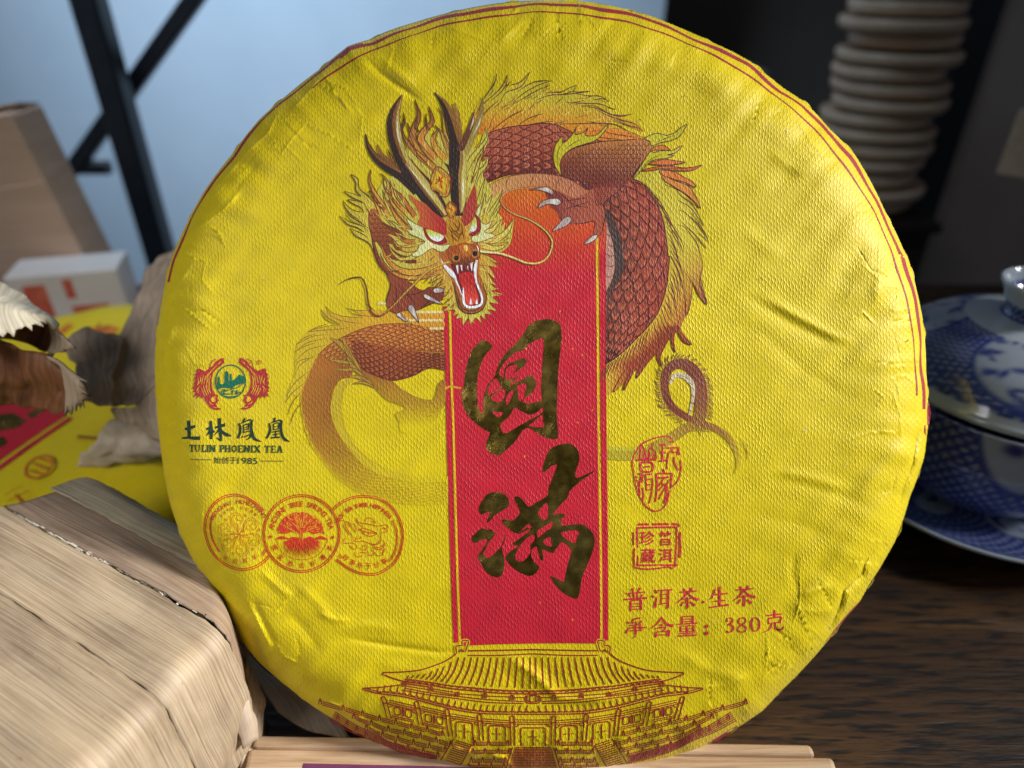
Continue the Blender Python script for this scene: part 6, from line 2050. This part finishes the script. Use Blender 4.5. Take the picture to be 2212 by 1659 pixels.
rr_ = np.concatenate([np.linspace(0.001, .7, 30), np.linspace(.72, 1, 24)]) * R2
a_ = np.linspace(0, 2 * np.pi, 120, endpoint=False)
vs = []
for r in rr_:
    for a in a_:
        w = .006 * math.sin(a * 9 + r * 4) * (r / R2) + .004 * math.sin(a * 23 + 1) * (r / R2) ** 3
        vs.append((C2[0] + r * math.cos(a), C2[1] + r * math.sin(a), h2(r) + w))
for s_, z in ((.995, .10), (.96, .03), (.85, .004), (.01, .004)):
    for a in a_:
        vs.append((C2[0] + R2 * s_ * math.cos(a), C2[1] + R2 * s_ * math.sin(a), z))
o = addmesh("wrapper_paper", vs, grid_faces(len(rr_) + 4, 120, True), M_PAPER, c2o)
va = np.array(vs)
page_attr(o.data, va[:, 0] / PXU, va[:, 1] / PXU)


def decal2(name, polys, mat, lift=.004):
    vs, fs = [], []
    for pts in polys:
        q = np.array([WH(x, y, .30)[:2] for x, y in pts])
        m = len(q)
        # fan of subdivided triangles about the centroid
        c = q.mean(0)
        ring = []
        for i in range(m):
            a, b = q[i], q[(i + 1) % m]
            for t in np.linspace(0, 1, 6)[:-1]:
                ring.append(a + (b - a) * t)
        lv = 8
        b0 = len(vs)
        for l in range(1, lv + 1):
            for p in ring:
                z = c + (p - c) * l / lv
                r = np.hypot(*(z - C2))
                vs.append((z[0], z[1], float(h2(min(r, R2))) + lift))
        n = len(ring)
        for l in range(lv - 1):
            fs += [(b0 + l * n + i, b0 + l * n + (i + 1) % n, b0 + (l + 1) * n + (i + 1) % n, b0 + (l + 1) * n + i) for i in range(n)]
        fs.append(tuple(b0 + i for i in range(n)))
    o = addmesh(name, vs, fs, mat, c2o)
    va = np.array(vs)
    page_attr(o.data, va[:, 0] / PXU, va[:, 1] / PXU)
    return o


def flat_print(name, rgb):
    m, nt, ns, ln, b = new_mat(name)
    col, h, pg = paper_nodes(nt, lc(*rgb), False)
    ln.new(col, b.inputs['Base Color'])
    b.inputs['Roughness'].default_value = .52
    bump_(nt, h, 1.0, .0016, b)
    return m


M_RED2, M_OR2, M_BR2 = flat_print("red_print", RED), flat_print("orange_print", (206, 116, 30)), flat_print("brown_print", (140, 80, 30))
decal2("red_banner", [[(-160, 1100), (-60, 1042), (40, 972), (142, 905), (150, 860), (60, 840), (-60, 850), (-160, 900)]], M_RED2, .0055)
decal2("border_line", [[(-60, 1062), (60, 978), (158, 910), (152, 905), (52, 972), (-62, 1052)]], M_RED2, .0055)


def ringpts(cx, cy, rx, ry, rot, w, n=22):
    a = np.linspace(0, 2 * np.pi, n)
    o = [(cx + rx * math.cos(t) * math.cos(rot) - ry * math.sin(t) * math.sin(rot), cy + rx * math.cos(t) * math.sin(rot) + ry * math.sin(t) * math.cos(rot)) for t in a]
    i = [(cx + (x - cx) * w, cy + (y - cy) * w) for x, y in o]
    return [[o[k], o[k + 1], i[k + 1], i[k]] for k in range(n - 1)]


polys = ringpts(86, 1012, 36, 22, -.5, .84)
for a, b in (((62, 1020), (90, 1030)), ((70, 1005), (100, 1018)), ((84, 995), (112, 1004)), ((72, 1024), (104, 994)), ((60, 1008), (80, 990)), ((90, 1025), (112, 1000))):
    polys.append([a, (a[0] + 4, a[1] - 3), (b[0] + 4, b[1] - 3), b])
decal2("seal_print", polys, M_OR2, .006)
polys = []
for a, b in (((10, 1085), (60, 1062)), ((20, 1095), (70, 1068)), ((30, 1070), (50, 1092)), ((6, 1072), (46, 1052))):
    polys.append([a, (a[0] + 4, a[1] - 3), (b[0] + 4, b[1] - 3), b])
decal2("seal_print", polys, M_OR2, .006)
for pl in ([(150, 735), (190, 712), (240, 705), (262, 715), (220, 735), (180, 752)], [(170, 760), (230, 745), (260, 748), (240, 775), (190, 785)], [(120, 720), (150, 700), (160, 706), (135, 728)]):
    decal2("dragon_print", [pl], M_OR2, .006)
for pl in ([(185, 742), (235, 705), (240, 707), (192, 746)], [(200, 735), (215, 700), (219, 701), (205, 737)], [(160, 752), (205, 728), (208, 731), (164, 757)], [(225, 952), (238, 975), (236, 1000), (231, 1000), (232, 977), (221, 955)], [(170, 945), (225, 950), (225, 955), (168, 951)]):
    decal2("dragon_outline", [pl], M_BR2, .0065)
for pl in ([(-30, 905), (30, 898), (60, 915), (40, 930), (-20, 940)], [(-40, 960), (10, 948), (20, 962), (-20, 985)], [(60, 900), (110, 876), (116, 882), (70, 912)]):
    decal2("gold_character", [pl], M_FOIL, .0065)

TORN = empty("torn_husk", tuple(WH(120, 900, .31)), "torn bamboo husk with a ragged cream curl at the left edge", "husk")
patch("curled_sheet", [[(-120, 560, 2.25), (0, 618, 2.2), (55, 648, 2.18), (104, 684, 2.15), (122, 712, 2.13)], [(-120, 640, 2.06), (0, 664, 2.05), (56, 678, 2.05), (100, 688, 2.08), (122, 712, 2.11)], [(-120, 780, 2.0), (0, 726, 2.02), (50, 708, 2.03), (86, 693, 2.06), (121, 714, 2.10)]],
      M_HUSKLT, TORN, 44, 28, .012, .008, seed=6, jag=.012, jag_side='bottom', gscale=(1, 1))
patch("curl_inside", [[(-120, 730, 2.16), (0, 700, 2.16), (60, 690, 2.18), (105, 690, 2.20), (121, 712, 2.16)], [(-120, 760, 2.20), (0, 728, 2.22), (60, 740, 2.23), (100, 760, 2.22), (113, 752, 2.2)]], M_HUSKDK, TORN, 30, 12, .004, .006, seed=7)
patch("husk_point", [[(108, 690, 2.14), (125, 712, 2.12), (162, 747, 2.10)], [(114, 730, 2.16), (126, 742, 2.15), (158, 750, 2.12)], [(104, 768, 2.17), (118, 764, 2.17), (140, 756, 2.15)]], M_HUSK, TORN, 16, 16, .004, .007, seed=8, jag=.008, jag_side='both')
patch("brown_sheet", [[(-120, 700, 2.10), (0, 735, 2.12), (50, 757, 2.12), (104, 770, 2.12), (148, 812, 2.10)], [(-120, 800, 2.14), (0, 805, 2.16), (60, 815, 2.16), (120, 825, 2.15), (165, 845, 2.12)], [(-120, 890, 2.24), (0, 874, 2.26), (60, 878, 2.25), (120, 890, 2.22), (152, 888, 2.18)]], M_HUSKDK, TORN, 36, 26, .02, .007, seed=9)
patch("ragged_edge", [[(104, 768, 2.09), (122, 775, 2.08), (150, 795, 2.07), (182, 818, 2.06)], [(140, 800, 2.09), (152, 812, 2.08), (165, 825, 2.07), (178, 836, 2.07)], [(148, 880, 2.12), (158, 876, 2.11), (168, 868, 2.10), (182, 862, 2.1)]], M_HUSK, TORN, 26, 26, .006, .008, seed=10, jag=.018, jag_side='both')
patch("inner_sheet", [[(140, 742, 2.5), (190, 720, 2.5), (262, 728, 2.48)], [(160, 800, 2.4), (200, 800, 2.4), (250, 805, 2.38)], [(168, 868, 2.3), (200, 880, 2.3), (240, 880, 2.3)]], M_HUSKIN, TORN, 26, 26, .02, .007, seed=11)
LEAF = empty("husk_leaf", tuple(WH(300, 960, .31)), "broad ribbed husk leaf standing folded behind the upright tea cake's left edge", "husk leaf")
patch("leaf_blade", [[(322, 585, 2.75), (360, 548, 2.72), (415, 515, 2.66)], [(272, 690, 2.6), (325, 655, 2.56), (395, 610, 2.5)], [(245, 785, 2.48), (300, 765, 2.44), (370, 720, 2.38)], [(238, 882, 2.36), (292, 872, 2.33), (365, 815, 2.28)]], M_HUSKIN, LEAF, 34, 40, .022, .007, seed=12)
patch("leaf_fold", [[(236, 884, 2.33), (292, 874, 2.30), (368, 812, 2.25)], [(248, 905, 2.37), (310, 912, 2.33), (372, 890, 2.28)], [(262, 888, 2.42), (318, 938, 2.38), (376, 968, 2.32)]], M_HUSKIN, LEAF, 26, 20, .014, .007, seed=13)
patch("inner_paper", [[(252, 888, 2.44), (315, 920, 2.40), (376, 955, 2.35)], [(205, 950, 2.50), (285, 965, 2.46), (372, 975, 2.40)], [(172, 1012, 2.58), (262, 1004, 2.56), (370, 978, 2.5)]], simple_mat("brown_kraft_paper", lc(168, 152, 132), lc(188, 172, 150), 14, .75), LEAF, 30, 24, .024, .007, seed=14)

# ------------------------------------------------------------------ boxes, far left
M_CARD = wood_mat("brown_cardboard", lc(190, 156, 130), lc(204, 170, 144), lc(212, 180, 154), (1, 1, 9), 0, .8, .0006, 1.0)
bx = empty("cardboard_box", (-3.9, 4.6, 0), "large brown cardboard box standing at the back left of the table", "box")
eb = Vector((-2.60, 4.06, 0))
slab_obj("box_body", eb.x - 2.6, eb.x, eb.y, eb.y + .30, 0, 1.17, M_CARD, bx, .015)
slab_obj("lower_flap", eb.x - 2.62, eb.x + .012, eb.y - .012, eb.y - .0015, 0.0, .80, M_CARD, bx, .003)
for nm, a in (("top_flap", 4), ("top_flap", -8)):
    h_ = math.radians(a)
    y0 = eb.y + (.0 if a > 0 else .30)
    d = Vector((0, math.cos(h_) * (.24 if a > 0 else -.2), abs(math.sin(h_)) * .24))
    vs = [(eb.x - 2.58, y0, 1.172), (eb.x - .01, y0, 1.172), (eb.x - .01, y0 + d.y, 1.172 + d.z), (eb.x - 2.58, y0 + d.y, 1.172 + d.z)]
    thicken(addmesh(nm, vs, [(0, 1, 2, 3)], M_CARD, bx, smooth=False), .012)
LEAN = Matrix.Rotation(math.radians(-9), 4, 'Y')
for o in bx.children:
    off = Vector(bx.location)
    for v in o.data.vertices:
        w = v.co + off - eb
        v.co = LEAN @ w + eb - off
M_WHITEBOX = simple_mat("white_printed_card", lc(206, 196, 188), lc(220, 210, 204), 3, .5)
wb = empty("small_white_box", (-2.7, 3.86, 0), "small white box with red marks in front of the cardboard box", "box")
WBL, WBR = Vector((-2.66, 3.90, 0)), math.radians(14)
bevel_box("box_body", (.60, .30, .34), M_WHITEBOX, wb, WBL, WBR, .012)
M_REDINK = simple_mat("red_box_print", lc(186, 70, 50), lc(206, 110, 80), 9, .6)
for dx, w_, z0, z1 in ((-.16, .12, .05, .28), (.10, .20, .04, .13), (.02, .05, .18, .30)):
    q = WBL + Matrix.Rotation(WBR, 3, 'Z') @ Vector((dx, -.1512, z0))
    bevel_box("red_mark", (w_, .002, z1 - z0), M_REDINK, wb, q, WBR, .0004)

# ------------------------------------------------------------------ blue and white lidded bowl on its saucer
GX, GY = 1.915, 2.27
BLUE, WHITE = np.array(lin((16, 46, 138))), np.array(lin((196, 208, 218)))


GAI = empty("lidded_bowl", (GX, GY, .05), "blue and white porcelain bowl with a ring knobbed lid at the right edge", "bowl")


def painted(prof, pattern, name, label, cat, z0, n=260, par=None):
    p = np.asarray(prof, float)
    p = p * np.array([{'saucer': .845}.get(cat, .91), 1.0])
    q = cr(p, .01)
    L = np.concatenate([[0], np.cumsum(np.hypot(*(q[1:] - q[:-1]).T))])
    v, f = lathe(q, n, (GX, GY, z0))
    a = np.linspace(0, 2 * np.pi, n, endpoint=False)
    A = np.tile(a, len(q))
    S = np.repeat(L / L[-1], n)
    Rr = np.repeat(q[:, 0], n)
    m = pattern(A, S, Rr, np.repeat(q[:, 1], n))
    o = addmesh(name, v, f, M_PORC, par, loc=None if par else (GX, GY, z0))
    set_pigment(o, WHITE + (BLUE - WHITE) * m[:, None])
    if label:
        tag(o, label, cat)
    return o


M_PORC = attr_mat("glazed_porcelain", .12, 0, 20, .6)
M_PORC.node_tree.nodes["Principled BSDF"].inputs['Coat Weight'].default_value = .4
_pn = RNG.uniform(0, 6.28, 40)


def floral(A, S, sc_=1.0):
    """blots of leaves and blossom"""
    f = np.zeros(len(A))
    r = np.random.default_rng(3)
    for i in range(300):
        a0, s0 = r.uniform(0, 2 * np.pi), r.uniform(0, 1)
        d = np.angle(np.exp(1j * (A - a0)))
        w = r.uniform(.025, .10) / sc_
        th = r.uniform(0, 3.14)
        u = d * math.cos(th) + (S - s0) * 1.6 * math.sin(th)
        v = -d * math.sin(th) + (S - s0) * 1.6 * math.cos(th)
        f = np.maximum(f, np.exp(-((u / w) ** 2 + (v / (w * .45)) ** 2) ** 1.5))
    return np.clip(f * 1.1, 0, 1) * .72 + .30


def lattice(A, S, n, k):
    u = np.sin(A * n + S * k)
    v = np.sin(A * n - S * k)
    w = np.clip((np.minimum(np.abs(u), np.abs(v)) - .55) * 5, 0, 1)
    return 1 - .45 * w


def panelled(A, S, s0, s1, npan, half, phase):
    c = np.angle(np.exp(1j * npan * (A - phase))) / npan
    m = (S - (s0 + s1) / 2) / ((s1 - s0) / 2)
    d = np.sqrt((c / half) ** 2 + m ** 2)
    inn = np.clip((1 - d) * 18, 0, 1)
    edge = np.exp(-((d - 1) * 14) ** 2)
    return inn, edge


def pat_lid(A, S, R, Z):
    inn, edge = panelled(A, S, .12, .84, 4, .52, -2.15)
    bgp = lattice(A, S, 22, 70)
    m = bgp * (1 - inn) + floral(A, S) * inn * .95
    m = np.maximum(m, edge)
    m = np.where(S < .05, 0.1, m)
    m = np.where(S > .92, .05, m)
    return m * .95


def pat_bowl(A, S, R, Z):
    inn, edge = panelled(A, S, .40, .86, 5, .44, -1.9)
    m = lattice(A, S, 30, 90) * (1 - inn) + floral(A, S, .9) * inn
    m = np.maximum(m, edge)
    return np.where((S > .93) | (S < .04), .05, m) * .95


def pat_saucer(A, S, R, Z):
    inn, edge = panelled(A, S, .50, .96, 7, .3, -1.6)
    m = lattice(A, S, 26, 80) * (1 - inn) + floral(A, S, 1.1) * inn
    m = np.maximum(m, edge)
    m = np.where((R > .592), .05, m)
    return m * .95


painted([(.30, .0), (.32, .035), (.28, .04), (.05, .045), (.30, .05), (.5, .085), (.62, .12), (.70, .155), (.722, .165), (.724, .155), (.70, .135), (.60, .09), (.46, .045), (.34, .012), (.30, .0)][::-1], pat_saucer, "porcelain_saucer", "blue and white porcelain saucer under the lidded bowl", "saucer", .002)
painted([(.02, .09), (.26, .09), (.28, .075), (.24, .055), (.27, .05), (.36, .12), (.45, .22), (.50, .34), (.525, .46), (.545, .53), (.55, .545), (.53, .545), (.50, .45), (.42, .25), (.2, .14), (.02, .13)], pat_bowl, "bowl_body", None, None, .002, par=GAI)
painted([(.515, .545), (.53, .552), (.532, .565), (.52, .578), (.49, .622), (.42, .692), (.32, .748), (.22, .778), (.14, .788), (.12, .798), (.125, .82), (.15, .87), (.172, .905), (.176, .918), (.168, .922), (.15, .90), (.11, .85), (.02, .835)], lambda A, S, R, Z: np.where((R < .125) & (Z > .79) & (Z < .88), lattice(A, Z * 3, 14, 40), np.where(R < .15, .12, np.where(Z > .77, .08, pat_lid(A, np.clip((.482 - R) / .364, 0, 1), R, Z)))), "lid", None, None, .012, par=GAI)
